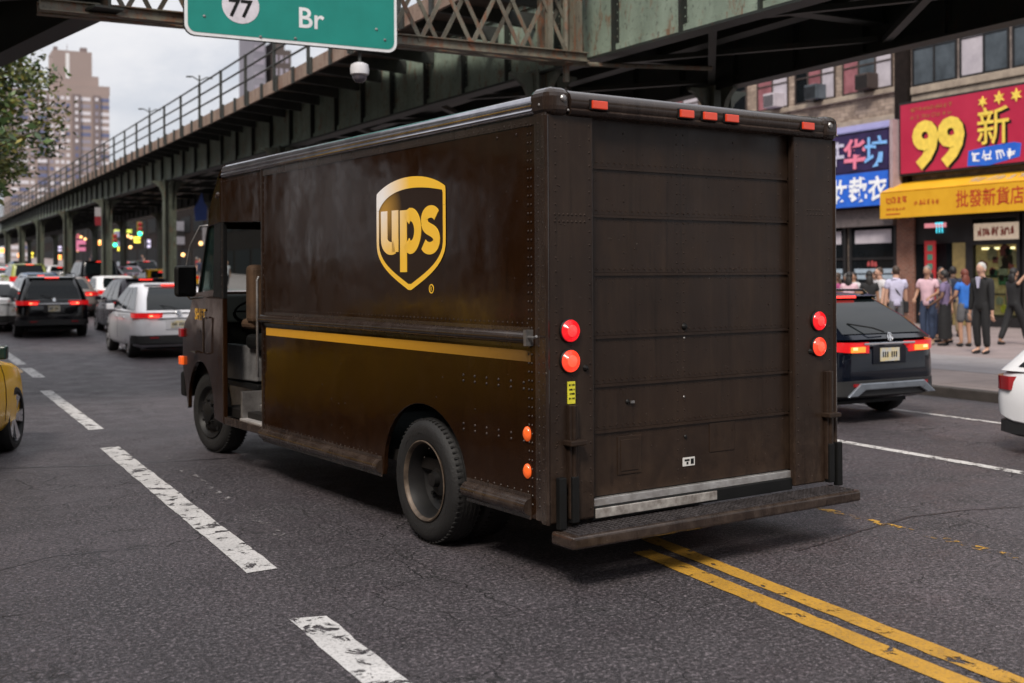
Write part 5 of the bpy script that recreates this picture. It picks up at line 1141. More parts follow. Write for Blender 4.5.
for i,(lb,s_,n_,f_,hh,sk,hr,hl,tp_,bt,fm) in enumerate((
 ('woman in a red top between the brick pillar and the dark doorway',19.6,21.6,-30,1.62,1,'black',.15,'red','denim',True),
 ('man in a white T-shirt and khaki trousers behind the magenta top',20.9,21.3,80,1.74,0,'brown',0,'white','khaki',False),
 ('woman in a navy top with grey hair under the blue sign',22.3,21.6,10,1.60,1,'grey',.05,'navy','grey',True),
 ('man in a black top and cream trousers by the dark shop glass',23.2,21.0,-80,1.75,2,'black',0,'black','cream',False),
 ('woman in a cream top with long brown hair beside the pillar',20.1,22.6,60,1.64,0,'brown',.22,'cream','black',True),
 ('man in a blue shirt deep in the shop entrance',19.0,24.6,-120,1.72,1,'black',0,'blue','black',False),
 ('woman in a plum top just behind the man in pale pink',18.9,21.3,35,1.63,1,'black',.18,'plum','black',True),
 ('woman in a white blouse beside the blind-covered window, facing the road',22.9,22.4,100,1.63,1,'black',.12,'white','black',True),
 ('man in a red top and dark trousers among the queue under the blue sign',23.6,22.0,-10,1.73,0,'brown',0,'red','black',False),
 ('woman in a pink top and cream trousers under the blue sign',24.3,21.4,50,1.62,0,'brown',.2,'pink','cream',True),
 ('man in a navy top and khaki trousers by the brick pillar',20.5,23.4,-60,1.76,2,'black',0,'navy','khaki',False),
 ('woman in a blue top and white trousers half hidden under the blue sign',21.8,22.8,130,1.65,1,'black',.16,'blue','white',True),
 ('man in a khaki top looking into the lit shop window',17.0,25.2,-90,1.75,0,'grey',0,'khaki','denim',False))):
    person(lb,pav(s_,n_),R(f_),hh,sk,hr,hl,tp_,bt,.6,stride=rq.uniform(0,.16),arms=((.22,.12+rq.random()*.14,.86+rq.random()*.2),(-.23,rq.random()*.15,.82)),female=fm,bag='strap' if i in (1,4,6) else None)
# the far crowd in the shade under the railway
rp=random.Random(11); cols=['black','navy','white','pink','grey','red','cream','lavender','black','denim','magenta','khaki']
crowd=[]
for i in range(4):
    o=person('distant pedestrian in '+['black','a white top','a red top','a navy top'][i]+' in the shade under the railway',(0,0,0),0,1.70,i%3,['black','brown','grey','black'][i],0,['black','white','red','navy'][i],'black' if i%2 else 'denim',.6,stride=.15,group='distant pedestrians under the railway',detail=False); crowd.append(o)
spots=[(64,15.2),(70,17.5),(78,15.9),(86,19.5),(74,21.5),(92,16.6),(98,22),(104,17.2),(112,20.4),(120,18),(82,24.2),(128,23),(90,25.8),(60,18.2),(66,24),(140,19.5)]
for i,(y,x) in enumerate(spots):
    o=crowd[i%4] if i<4 else copy_tree(crowd[i%4]); o.location=pav(y,x); o.rotation_euler=(0,0,rp.uniform(0,6.28))
# ------------------------------------------------------------------ shops on the right
FX=28.8
M_brickL=brick('tan_brick',(.42,.33,.27),(.20,.15,.12),(.16,.13,.115),1,.34,.13,var=.75); M_brickR=brick('red_brown_brick',(.23,.10,.07),(.16,.075,.055),(.26,.21,.18)); M_brickD=brick('near_black_brick',(.020,.0145,.013),(.013,.010,.009),(.018,.015,.014)); M_brickG=brick('grey_brick',(.30,.25,.23),(.15,.12,.115),(.14,.12,.11),1,.30,.11,var=.7)  # M_brickD: near-black base puts the shade under the railway into the colour
M_stone=mat('sill_stone',(.40,.33,.26),.8,c2=(.22,.175,.14),scale=2.5,bump=.2); M_frame=mat('black_shop_frame',(.014,.013,.014),.45); M_fr2=mat('brown_window_frame',(.05,.035,.03),.5)
M_sky1=mat('sky_toned_window_glass',(.10,.12,.14),.06,c2=(.05,.06,.07),scale=1.5,spec=.4); M_pink=mat('pink_curtain',(.34,.13,.15),.7,c2=(.16,.05,.06),scale=2); M_pale=mat('pale_blind',(.50,.46,.50),.7,c2=(.36,.33,.37),scale=2); M_dkgl=mat('dark_shop_glass',(.009,.011,.013),.06,spec=.22)  # M_sky1: sky reflection put into the panes as a bluish grey base
M_warm=mat('lit_interior',(.46,.30,.14),.7,c2=(.05,.028,.016),scale=2.8,amt=.35,emit=.17,ecol=(1,.58,.22)); M_clear=glasslike('shop_window_glass',(.02,.02,.02),.16)
def fbuild(name,y0,y1,z1,wallm,label,depth=9,x=FX,z0=0,sgn=1):
    t=thing(name,label,'building',(0,0,0)); q=MB(); q.box(x,x+sgn*depth,y0,y1,z0+gz(y0)-1,z1+gz(y0)); w=q.build('wall',wallm,t); return t,w
def window(t,y0,y1,z0,z1,panes,fm=M_frame,x=FX,split=.5,vm=1,deep=.10):
    q=MB(); fwid=.06
    q.box(x-.05,x+.012,y0,y0+fwid,z0,z1); q.box(x-.05,x+.012,y1-fwid,y1,z0,z1); q.box(x-.05,x+.012,y0+fwid,y1-fwid,z0,z0+fwid); q.box(x-.05,x+.012,y0+fwid,y1-fwid,z1-fwid,z1)
    n=len(panes)
    for i in range(1,n):
        yy=y0+(y1-y0)*i/n; q.box(x-.045,x+.01,yy-.035,yy+.035,z0+fwid,z1-fwid)
    if split: q.box(x-.04,x+.008,y0+fwid,y1-fwid,z0+(z1-z0)*split-.025,z0+(z1-z0)*split+.025)
    f=q.build('window',fm,t)
    for i,m in enumerate(panes):
        a=y0+(y1-y0)*i/n; b_=y0+(y1-y0)*(i+1)/n; q=MB(); q.box(x-.02,x-.004,a+.03,b_-.03,z0+.03,z1-.03); q.build('pane',m,f)
    return f
# building with the red sign
b1,w1=fbuild('shop_building',13.5,27.42,13.5,M_brickG,'grey brick shop building behind the big red sign with 99, wide dark-framed windows above')
q=MB(); q.box(FX-.12,FX+.02,13.5,26.80,7.46,7.70); q.build('window_sill',M_stone,b1,bevel=.02); q=MB(); q.box(FX-.05,FX+.02,13.5,26.8,7.25,7.455); q.build('stone_band',M_stone,b1)
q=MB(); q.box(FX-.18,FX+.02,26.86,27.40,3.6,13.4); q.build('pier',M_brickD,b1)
for y0,y1,pm in ((25.02,26.78,(M_sky1,M_sky1)),(23.12,24.9,(M_sky1,M_pale)),(21.2,23.0,(M_sky1,M_sky1)),(19.2,21.1,(M_sky1,M_sky1))): window(b1,y0,y1,7.72,9.9,pm,split=.55)
# building with the blue sign
b2,w2=fbuild('shop_building',27.42,46,13.0,M_brickL,'tan brick shop building behind the blue sign, with curtained windows and cooling units above')
q=MB(); q.box(FX-.12,FX+.02,27.45,46,7.66,7.84); q.build('window_sill',M_stone,b2,bevel=.02); q=MB(); q.box(FX-.07,FX+.02,27.45,46,6.72,6.95); q.build('stone_band',M_stone,b2,bevel=.015)
for y0,y1,pm in ((27.62,29.9,(M_pale,M_sky1,M_pink)),(30.25,32.3,(M_pale,M_pink,M_dkgl)),(32.65,34.4,(M_pale,M_pink)),(35.0,37.2,(M_dkgl,M_dkgl)),(38,40.2,(M_pale,M_pink)),(41,43,(M_pale,M_dkgl))): window(b2,y0,y1,7.86,9.9,pm,M_fr2,split=.45)
for i,(y,z,m,lb) in enumerate(((28.55,7.88,M_fr2,'dark window cooling unit in the curtained window nearest the red sign'),(31.0,7.88,M_sky1,'grey window cooling unit in the middle curtained window'),(33.2,7.88,M_pale,'white window cooling unit in the window nearest the railway'))):
    t=thing('cooling_unit',lb,'air conditioner',(FX-.35,y,z),0,'window cooling units'); q=MB(); q.box(-.15,.33,-.30,.30,0,.52); q.build('casing',m,t,bevel=.02); q=MB()
    for k in range(7): q.box(-.165,-.15,-.27,.27,.05+.06*k,.075+.06*k)
    q.build('grille',M_frame,t)
# ground floor
q=MB(); q.box(FX-.30,FX-.004,27.39,46,3.32,3.9); q.build('shop_fascia',mat('dusty_fascia',(.16,.13,.13),.7,c2=(.07,.06,.06)),b2)
q=MB(); q.box(FX-.06,FX-.004,13.6,26.66,2.68,3.6); q.build('shop_fascia',M_frame,b1)
q=MB(); q.box(FX-.14,FX+.02,26.66,27.38,.1,3.59); q.build('brick_pillar',M_brickR,b1)
def opening(t,y0,y1,z0,z1,m,nm='shop_window'):
    q=MB(); q.box(FX-.08,FX-.004,y0,y1,z0,z1); return q.build(nm,m,t)
opening(b1,25.2,26.64,.14,2.67,M_dkgl,'doorway')
f=opening(b1,24.62,25.18,.14,2.67,mat('ochre_lit_panel',(.20,.14,.05),.5,c2=(.10,.07,.03),emit=.06,ecol=(1,.75,.3)),'door'); 
def shopbay(t,y0,y1):
    q=MB()
    for a,c in ((y0,y0+.1),(y1-.1,y1)): q.box(FX-.16,FX-.002,a,c,.14,3.45)
    q.box(FX-.16,FX-.002,y0+.1,y1-.1,.14,.42); q.box(FX-.16,FX-.002,y0+.1,y1-.1,2.58,2.70); q.box(FX-.16,FX-.002,y0+.1,y1-.1,3.36,3.45)
    fr=q.build('shop_window',M_frame,t)
    q=MB(); q.box(FX-.10,FX-.09,y0+.1,y1-.1,.42,2.58); q.box(FX-.10,FX-.09,y0+.1,y1-.1,2.7,3.36); q.build('pane',M_clear,fr)
    q=MB(); q.box(FX-.012,FX-.003,y0+.1,y1-.1,.42,3.36); q.build('lit_back',M_warm,fr)
    q=MB()
    for zz in (1.08,1.62): q.box(FX-.085,FX-.013,y0+.12,y1-.12,zz,zz+.05)
    q.box(FX-.085,FX-.013,y0+.12,y1-.12,.42,.50); q.build('shelf',mat('dark_wood_shelf',(.06,.03,.015),.6),fr)
    q=MB()
    for k in range(3): q.box(FX-.06,FX-.03,y0+.25+.45*k,y0+.5+.45*k,2.44,2.50)
    q.build('lit_strip',mat('shop_strip_light',(.9,.8,.55),.5,emit=3.5,ecol=(1,.72,.38)),fr)
    return fr
for a,c in ((22.7,24.45),(20.8,22.6),(18.9,20.7)): shopbay(b1,a,c)
q=MB(); q.box(FX-.16,FX-.002,24.45,24.62,.14,3.45); q.build('shop_post',M_frame,b1)
rg=random.Random(5)
def disp(label,y0,y1,z0,z1,n,cols,nm='display_goods'):
    t=thing(nm,label,'goods',(FX-.06,0,0),0,'goods shown in the lit shop window')
    for i in range(n):
        y=rg.uniform(y0,y1); z=rg.uniform(z0,z1); q=MB(); s_=rg.uniform(.14,.30)
        q.prism([(y-s_*.6,z),(y+s_*.6,z),(y+s_*.75,z+s_*1.0),(y+s_*.2,z+s_*1.5),(y-s_*.7,z+s_*1.1)],'x',-.025,.025+.0); q.build('item',mat('goods_'+str(rg.randrange(6)),cols[rg.randrange(len(cols))],.5),t,bevel=.01)
disp('bright mixed goods on the upper shelf of the lit shop window',22.9,24.2,1.75,2.25,9,[(.72,.5,.02),(.5,.5,.45),(.05,.16,.06),(.4,.06,.05),(.6,.35,.2)])
disp('dark green and brown goods on the middle shelf of the lit shop window',22.9,24.2,1.2,1.7,9,[(.04,.10,.04),(.10,.06,.03),(.4,.3,.2),(.03,.05,.03)])
disp('pale bottles along the foot of the lit shop window',22.9,24.2,.45,.8,7,[(.5,.45,.38),(.3,.05,.04),(.10,.08,.07),(.35,.28,.2)])
t=thing('shop_notice','cream notice with red lettering across the top of the lit shop window','sign',(FX-.17,23.55,2.72)); q=MB(); q.box(-.03,0,-.85,.72,0,.5); nb=q.build('board',mat('cream_board',(.62,.50,.38),.5,emit=.25,ecol=(1,.8,.6)),t)
def scrawl(mb,fn,w,h,n,seed,lw=.02,th=.004):
    # rows of brush-like strokes for lettering too small to read in the photograph
    r=random.Random(seed); cw=w/n
    for i in range(n):
        x0=-w/2+cw*i+cw*.12; cwid=cw*.76
        for k in range(5):
            if k%2: a=(x0+r.random()*cwid*.3,h*(.15+.7*r.random())); b_=(x0+cwid*(.7+.3*r.random()),a[1]+h*r.uniform(-.15,.15))
            else: xx=x0+cwid*r.random(); a=(xx,h*(.6+.4*r.random())); b_=(xx+cwid*r.uniform(-.25,.25),h*r.random()*.3)
            mb.stroke([a,((a[0]+b_[0])/2+cwid*.05,(a[1]+b_[1])/2),b_],lw,lambda u,v,d,_k=k,_i=i:fn(u,v,d+.0012*(_k+5*(_i%2))),th)
q=MB(); scrawl(q,lambda u,v,d:(-.031-d,-.05-u,.10+v),1.3,.30,8,4,.035); q.build('lettering',mat('brick_red_ink',(.40,.05,.03),.5),t)
t=thing('banner','red hanging banner with green squares in the dark shop doorway','banner',(FX-.30,25.85,1.45)); q=MB(); q.box(-.012,.012,-.22,.22,0,1.3); q.build('cloth',mat('banner_red',(.30,.015,.02),.6,emit=.08,ecol=(1,.05,.05)),t)
q=MB()
for k in range(4): q.box(-.018,-.013,-.10,.10,.12+.29*k,.30+.29*k)
q.build('squares',mat('banner_green',(.06,.22,.16),.6),t); q=MB(); q.tube([(0,-.25,1.31),(0,.25,1.31)],.015,6); q.tube([(0,0,1.31),(.2,0,1.34)],.01,5); q.build('rod',M_frame,t)
t=thing('neon_sign','small cyan and pink neon lettering above the brick pillar','neon sign',(FX-.09,26.3,2.95)); 
q=MB()
for k in range(3): q.stroke([(-.1-.22*k,.05),(-.1-.22*k,.35)],.05,lambda u,v,d:(-d,-u-.9,v),.02); q.stroke([(-.2-.22*k,.35),(-.02-.22*k,.35)],.05,lambda u,v,d:(-.003-d,-u-.9,v),.02)
q.warp(lambda x,y,z:(x,y*.5-.35,z),0); q.build('cyan_tubes',mat('cyan_neon',(.05,.5,.55),.4,emit=1.,ecol=(.1,.8,1)),t)
q=MB(); q.box(-.02,0,-.9,-.05,.22,.36); q.build('pink_tubes',mat('pink_neon',(.55,.2,.22),.4,emit=.5,ecol=(1,.35,.4)),t)
# ground floor under the blue sign
for a,c,m in ((27.42,29.55,M_dkgl),(29.7,31.6,M_dkgl),(31.8,34.5,M_dkgl),(34.8,37.5,M_dkgl),(38,41,M_dkgl),(41.5,45,M_dkgl)):
    q=MB(); q.box(FX-.12,FX-.002,a,a+.12,.14,3.31); q.box(FX-.12,FX-.002,c-.12,c,.14,3.31); q.box(FX-.12,FX-.002,a+.12,c-.12,.14,.5); q.box(FX-.10,FX-.002,a+.12,c-.12,2.2,2.28); fr=q.build('shop_window',M_frame,b2); q=MB(); q.box(FX-.07,FX-.003,a+.1,c-.1,.5,3.31); q.build('pane',m,fr)
    q=MB(); q.box(FX-.075,FX-.071,a+.25,c-.25,2.75,3.2); q.build('transom_blind',M_pale,fr)
    q=MB(); 
    for k in range(2): q.box(FX-.078,FX-.071,a+.2,c-.22,1.55+.2*k,1.70+.2*k)
    q.build('window_stripes',mat('pale_blue_film',(.36,.44,.52),.4),fr)
t=thing('window_logo','small red emblem on the dark glass under the blue sign','emblem',(FX-.085,28.5,2.28-.33)); q=MB(); scrawl(q,lambda u,v,d:(-d,-u,v),.5,.24,3,9,.06); q.build('print',mat('window_red',(.45,.08,.08),.5),t)
# ---- signs
M_sred=mat('sign_red',(.36,.012,.045),.45,c2=(.28,.008,.034),scale=1.2,amt=.7,emit=.10,ecol=(1,.06,.14)); M_sgold=mat('sign_gold',(.78,.56,.08),.45,emit=.12,ecol=(1,.75,.15)); M_sfaint=mat('sign_faint_gold',(.42,.14,.05),.5); M_sblue=mat('sign_blue',(.015,.10,.50),.45,c2=(.01,.06,.34),scale=2,emit=.15,ecol=(.05,.25,1)); M_snavy=mat('sign_navy',(.035,.018,.09),.5,c2=(.014,.010,.045),scale=2); M_swh=mat('sign_white',(.75,.76,.80),.45,emit=.15,ecol=(1,1,1))
t=thing('shop_sign','big red shop sign with yellow 99 and Chinese characters above the yellow awning','shop sign',(28.45,27.05,4.86)); 
q=MB(); q.box(0,.34,-9.5,0,0,2.34); q.build('box',M_frame,t,bevel=.01); q=MB(); q.box(-.012,-.001,-9.42,-.07,.07,2.27); q.build('face',M_sred,t)
fs=lambda cy,cz:(lambda u,v,d:(-.014-d,-(cy+u),cz+v))
q=MB(); addtext(q,'99',1.56,fs(1.62,.12),.05,bold=.045,xs=1.04); q.build('numerals',M_sgold,t,bevel=.008)
q=MB(); addtext(q,'99',1.56,lambda u,v,d:(-.0128-d,-(1.68+u),.06+v),.001,bold=.045,xs=1.04); q.build('numeral_shadow',M_frame,t)
q=MB(); addtext(q,'新',1.12,fs(3.66,.66),.05,bold=.008); addtext(q,'金',1.3,fs(5.55,.5),.05,bold=.008); q.build('characters',M_sgold,t); q=MB(); addtext(q,'新',1.10,lambda u,v,d:(-.0128-d,-(3.72+u),.61+v),.001,bold=.008); q.build('character_shadow',M_frame,t)
for cy,cz,rr in ((3.28,1.96,.17),(3.86,2.0,.20),(4.45,2.0,.20)): q=MB(); q.prism([(-(cy+rr*(1 if i%2==0 else .45)*math.sin(2*PI*i/12)),cz+rr*(1 if i%2==0 else .45)*math.cos(2*PI*i/12)) for i in range(12)],'x',-.05,-.014); q.build('star',M_sgold,t)
q=MB(); scrawl(q,lambda u,v,d:(-.013-d,-(1.3+u),1.98+v),1.7,.16,10,2,.018); q.build('small_lettering',M_sfaint,t); q=MB(); scrawl(q,lambda u,v,d:(-.013-d,-(1.3+u),1.74+v),1.7,.15,8,3,.016); q.build('small_lettering',M_sfaint,t)
q=MB(); q.prism([(-2.70,.10),(-2.75,.55),(-3.4,.62),(-4.35,.66),(-4.6,.60),(-4.55,.22),(-3.5,.06)],'x',-.025,-.0142); bb=q.build('blue_patch',M_sblue,t); q=MB(); scrawl(q,lambda u,v,d:(-.026-d,-(3.65+u),.18+v),1.7,.36,4,21,.045); q.build('brush_lettering',M_swh,bb)
t=thing('awning','yellow shop awning with red lettering below the red 99 sign','awning',(0,0,0)); 
q=MB(); y0,y1=16.5,27.25; q.add([(28.76,y0,4.70),(28.76,y1,4.70),(27.80,y1,4.33),(27.80,y0,4.33),(28.76,y0,4.66),(28.76,y1,4.66),(27.83,y1,4.30),(27.83,y0,4.30)],[(0,1,2,3),(4,7,6,5),(0,4,5,1),(1,5,6,2),(3,2,6,7),(0,3,7,4)]); q.box(27.80,27.83,y0,y1,3.49,4.299); q.prism([(27.83,3.5),(28.76,3.5),(28.76,4.655),(27.83,4.29)],'y',y1-.02,y1); aw=q.build('canopy',mat('yellow_awning_vinyl',(.72,.39,.015),.5,c2=(.60,.30,.01),scale=1.5,amt=.7),t)
rk=mat('awning_red_print',(.50,.05,.015),.5); q=MB(); addtext(q,'批發新貨店',.52,lambda u,v,d:(27.798-d,23.05-u,3.68+v),.004,bold=.012,xs=.88); q.build('red_characters',rk,aw)
q=MB(); scrawl(q,lambda u,v,d:(27.798-d,26.55-u,3.95+v),.9,.22,4,32,.03); scrawl(q,lambda u,v,d:(27.798-d,26.6-u,3.72+v),.8,.10,6,33,.012); scrawl(q,lambda u,v,d:(27.798-d,25.35-u,3.82+v),1.0,.2,6,34,.014); q.box(27.79,27.799,26.4,27.0,3.60,3.63); q.build('small_print',rk,aw)
q=MB(); scrawl(q,lambda u,v,d:(28.28-d*.36+.48*((v)/.3)-.25,23.0-u,4.50+.185*((v)/.3)-.08+d),2.4,.3,7,35,.03); q.build('pale_print',mat('awning_pale_print',(.55,.42,.30),.5),aw)
t=thing('shop_sign','blue shop sign with two rows of Chinese characters and a pale sloping top','shop sign',(28.2,29.9,3.95)); 
q=MB(); q.box(0,.58,-2.62,4,0,2.55); q.build('box',M_snavy,t); q=MB(); q.box(-.02,-.001,-2.62,4,.02,1.13); q.build('blue_panel',M_sblue,t); q=MB(); q.box(-.018,-.001,-2.60,4,1.20,2.50); q.build('dark_panel',M_snavy,t)
q=MB(); q.prism([(-.06,2.55),(.58,2.86),(.58,2.80),(-.06,2.50)],'y',-2.66,4); q.build('sloping_top',mat('pale_blue_canopy',(.30,.30,.52),.4,c2=(.16,.16,.36),scale=3,amt=.8),t)
q=MB(); q.box(.02,.6,-2.80,-2.66,-.1,2.75); q.build('end_panel',mat('mauve_end_panel',(.40,.30,.32),.7),t)
fb=lambda cy,cz:(lambda u,v,d:(-.022-d,-(cy+u),cz+v))
q=MB(); addtext(q,'坊',1.02,fb(2.12,1.27),.03,bold=.02); q.build('characters',mat('sign_sky_blue',(.16,.36,.70),.45,emit=.2,ecol=(.3,.6,1)),t); q=MB(); addtext(q,'华',1.02,fb(1.18,1.27),.03,bold=.03); q.build('characters',mat('sign_rose',(.62,.16,.25),.45,emit=.2,ecol=(1,.3,.4)),t); q=MB(); addtext(q,'莊',.98,fb(.22,1.27),.03,bold=.02); q.build('characters',mat('sign_pale_lilac',(.55,.52,.66),.45,emit=.1),t)
q=MB(); addtext(q,'衣',.82,fb(2.2,.16),.03,bold=.03); addtext(q,'裁',.85,fb(1.32,.15),.03,bold=.03); addtext(q,'妝',.82,fb(.42,.15),.03,bold=.03); addtext(q,'新',.82,fb(-.45,.15),.03,bold=.03); q.build('lower_characters',M_swh,t)
# ---- the rest of the street's right side, receding
M_fwin=mat('matte_dark_window',(.010,.011,.012),.7,spec=.1)  # matte and near black, to keep sky reflections out of far windows
fars=[(46,60,12,M_brickD,'near-black brick building'),(60,78,10,M_brickD,'blackish brick building'),(78,100,11,M_brickD,'dark brick building'),(100,124,10,M_brickD,'very dark building'),(124,150,12,M_brickD,'dark brick block'),(150,185,11,M_brickD,'near-black block'),(185,230,12,M_brickD,'long dark brick block'),(230,310,13,M_brickD,'long near-black block')]
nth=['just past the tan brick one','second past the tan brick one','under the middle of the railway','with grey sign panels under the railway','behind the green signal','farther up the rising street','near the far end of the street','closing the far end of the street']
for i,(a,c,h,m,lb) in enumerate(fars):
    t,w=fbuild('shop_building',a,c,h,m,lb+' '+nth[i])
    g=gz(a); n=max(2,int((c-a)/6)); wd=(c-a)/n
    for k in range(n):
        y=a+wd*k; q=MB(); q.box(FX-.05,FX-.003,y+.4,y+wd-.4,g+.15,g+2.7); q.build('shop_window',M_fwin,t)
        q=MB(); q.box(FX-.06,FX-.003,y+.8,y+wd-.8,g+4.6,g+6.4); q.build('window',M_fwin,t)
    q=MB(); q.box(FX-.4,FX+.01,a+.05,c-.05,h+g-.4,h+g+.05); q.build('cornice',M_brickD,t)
def farsign(u,v0,v1,wpx,m,label,xx=FX-.3,nm='shop_sign',cat='shop sign',grp='lit signs along the far shops'):
    b_=math.atan((u-512)/1156)+math.atan(612/1156); s_=xx/math.tan(b_); d=s_*math.cos(a_st)+xx*math.sin(a_st); f_=d/1156
    zc=lambda v:1.75+(277.5-v)*f_
    wd=wpx*f_/max(.2,math.cos(math.atan((u-512)/1156)))/max(.2,math.sin(b_)) if False else wpx*f_*1.0
    t=thing(nm,label,cat,(xx,s_,zc(v1)),0,grp); h=zc(v0)-zc(v1)
    q=MB(); q.box(-wd/2,wd/2,-.12,.12,0,h); q.build('panel',m,t,bevel=.03); q=MB(); q.box(-wd*.35,wd*.35,-.135,-.121,h*.35,h*.6); q.build('lettering_band',M_frame,t)
    q=MB(); q.box(wd/2,wd/2+.6,-.05,.05,h*.4,h*.6); q.build('bracket',M_frame,t); return t
E_=lambda n,c,e:mat('lit_'+n,c,.5,c2=tuple(x*.6 for x in c),scale=1.2,amt=.8,emit=e,ecol=c)
farsign(182,222,245,32,mat('grey_sign_panel',(.22,.21,.24),.6,c2=(.13,.13,.15),scale=.8,emit=.04,ecol=(.7,.7,.8)),'wide grey sign panel under the railway beside the van')
farsign(211,228,246,16,mat('pale_sign_panel',(.19,.18,.19),.6,emit=.03),'pale grey sign panel just left of the van\'s windscreen')
farsign(168,231,241,7,E_('amber',(.9,.42,.08),.9),'square amber sign at the end of the wide grey panel'); farsign(167,242,246,8,E_('magenta',(.6,.02,.14),.8),'magenta sign strip under the amber square')
farsign(122,231,247,14,mat('lilac_panel',(.22,.20,.30),.6,emit=.15,ecol=(.6,.6,.9)),'lilac panel sign left of the green signal'); farsign(119,230,233,9,E_('lime',(.65,.75,.1),1.2),'lime green strip sign above the lilac panel'); farsign(130,230,233,6,E_('lime',(.65,.75,.1),1.2),'short lime sign right of the lilac panel')
farsign(138,237,243,7,E_('yellow',(.95,.8,.08),1.6),'bright yellow sign under the green signal'); farsign(121,247,251,6,E_('yellow',(.95,.8,.08),1.6),'small yellow sign low under the lilac panel'); farsign(148,240,248,5,E_('white',(.6,.55,.75),.9),'pale violet sign by the tall column')
farsign(84,240,251,14,E_('rose',(.45,.13,.22),.7),'rose-coloured sign panel between two far columns'); farsign(78,234,238,9,E_('redblue',(.5,.12,.16),.9),'long red strip sign between two far columns'); farsign(60,246,251,5,E_('white',(.6,.55,.75),.9),'small pale sign among the far columns'); farsign(32,252,258,8,E_('yellow',(.95,.8,.08),1.6),'yellow sign far up the rise')
for u,v,lb in ((20,255,'orange lamp farthest up the rise'),(68,249,'orange lamp below the small pale sign'),(99,243,'orange lamp by the column with the red and white notice'),(60,257,'orange lamp low among the far columns'),(2,250,'orange lamp by the edge of the photo')): farsign(u,v-2,v+2,4,E_('orange',(1,.36,.08),3.),lb,nm='shop_lamp',cat='lamp',grp='orange lamps along the far shops')
rl2=random.Random(17)
lamp0=None
for i in range(18):
    y=rl2.uniform(85,240); z=gz(y)+rl2.uniform(1.6,4.6)
    if lamp0 is None:
        lamp0=thing('shop_lamp','small warm light among the far shopfronts under the railway','lamp',(FX-.5,y,z),0,'small warm lights among the far shops'); q=MB(); q.ball((0,0,0),.22,10,8); q.build('globe',E_('warm_globe',(1,.55,.2),2.2),lamp0); q=MB(); q.box(.0,.5,-.04,.04,.18,.24); q.build('bracket',M_frame,lamp0)
    else: o=copy_tree(lamp0); o.location=(FX-.5-rl2.uniform(0,.0),y,z)
# traffic signals
def signal(u,v,s_,label):
    x=pxn(u,s_); d=s_*math.cos(a_st)+x*math.sin(a_st); z=1.75+(277.5-v)*d/1156; t=thing('traffic_signal',label,'traffic light',(x,s_,gz(s_)),0,'traffic signals')
    z-=gz(s_); q=MB(); q.tube([(.5,0,0),(.5,0,z+.9)],.08,8); q.tube([(.5,0,z+.5),(0,0,z+.5)],.05,6); q.build('pole',M_frame,t)
    q=MB(); q.box(-.2,.2,-.05,.2,z-.25,z+.95); hs=q.build('housing',mat('signal_yellow',(.25,.17,.02),.5),t,bevel=.02)
    for k,m in enumerate((E_('signal_green',(.03,.75,.42),3.5),M_rdull,M_rdull)):
        q=MB(); q.lathe([(.17,-.05),(.17,-.12),(.10,-.15),(0,-.16)],(0,0,z+.38*k),'y',16); q.build('lens',m,hs)
signal(140,234,96,'green traffic signal by the yellow sign, the higher of the two'); signal(115,245,104,'green traffic signal left of the lilac panel, the lower of the two')
t=thing('column_notice','red and white notice fixed to a railway column','sign',(ngx(54.1)-.42,53.7,4.05)); q=MB(); q.box(-.13,.13,-.02,.02,.4,.8); q.build('white_panel',mat('notice_white',(.35,.33,.34),.5),t); q=MB(); q.box(-.13,.13,-.02,.02,0,.39); q.build('red_panel',mat('notice_red',(.22,.012,.02),.5),t)
t=thing('hanging_banner','blue banner hanging from the railway left of the van\'s cab roof','banner',(pxn(201,45),45,3.9)); q=MB(); q.prism([(-.2,0),(.22,.05),(.25,.55),(.12,.75),(.05,1.1),(-.12,.72),(-.25,.5)],'y',-.03,.03); q.build('cloth',mat('banner_blue',(.06,.12,.42),.6),t); q=MB(); q.tube([(0,0,1.0),(0,0,1.6)],.02,5); q.build('rod',M_frame,t)
# ------------------------------------------------------------------ unseen buildings, added to shade the street and darken reflections in the van's paint
for i,(a,c,h,m,lb) in enumerate(((-34,4,17,M_brickR,'red brick terrace houses, unseen, added on the near left side of the street'),(4.2,17,14,M_brickD,'near-black brick house, unseen, added on the left beside the branch railway'),(48,110,24,M_brickD,'tall near-black brick terrace on the left beyond the tree'))):
    t,w=fbuild('backdrop',a,c,h,m,lb,x=-10.6,sgn=-1)
    n=int((c-a)/4)
    for k in range(n):
        for zz in (3.6,6.6,9.6):
            if zz+1.6<h: q=MB(); y=a+4*k+1.2; q.box(-10.62,-10.55,y,y+1.5,zz+gz(a),zz+1.6+gz(a)); q.build('window',M_dkgl if (k+i)%3 else M_sky1,t)
        q=MB(); y=a+4*k+.5; q.box(-10.62,-10.55,y,y+3,.3+gz(a),2.7+gz(a)); q.build('shop_window',[M_dkgl,M_warm,M_dkgl][k%3],t)
t,w=fbuild('unseen_corner_building',-62,-40,15,M_brickD,'unseen dark brick corner building, added across the street behind the camera',x=-8,depth=40)  # added behind the camera, dims the sky mirrored in the van's rear
t,w=fbuild('blocker',17.5,70,26,M_brickD,'tall dark warehouse building, unseen, added on the left behind the branch railway',x=-48,sgn=-1)  # added to fill the gap where the van's side would mirror sky
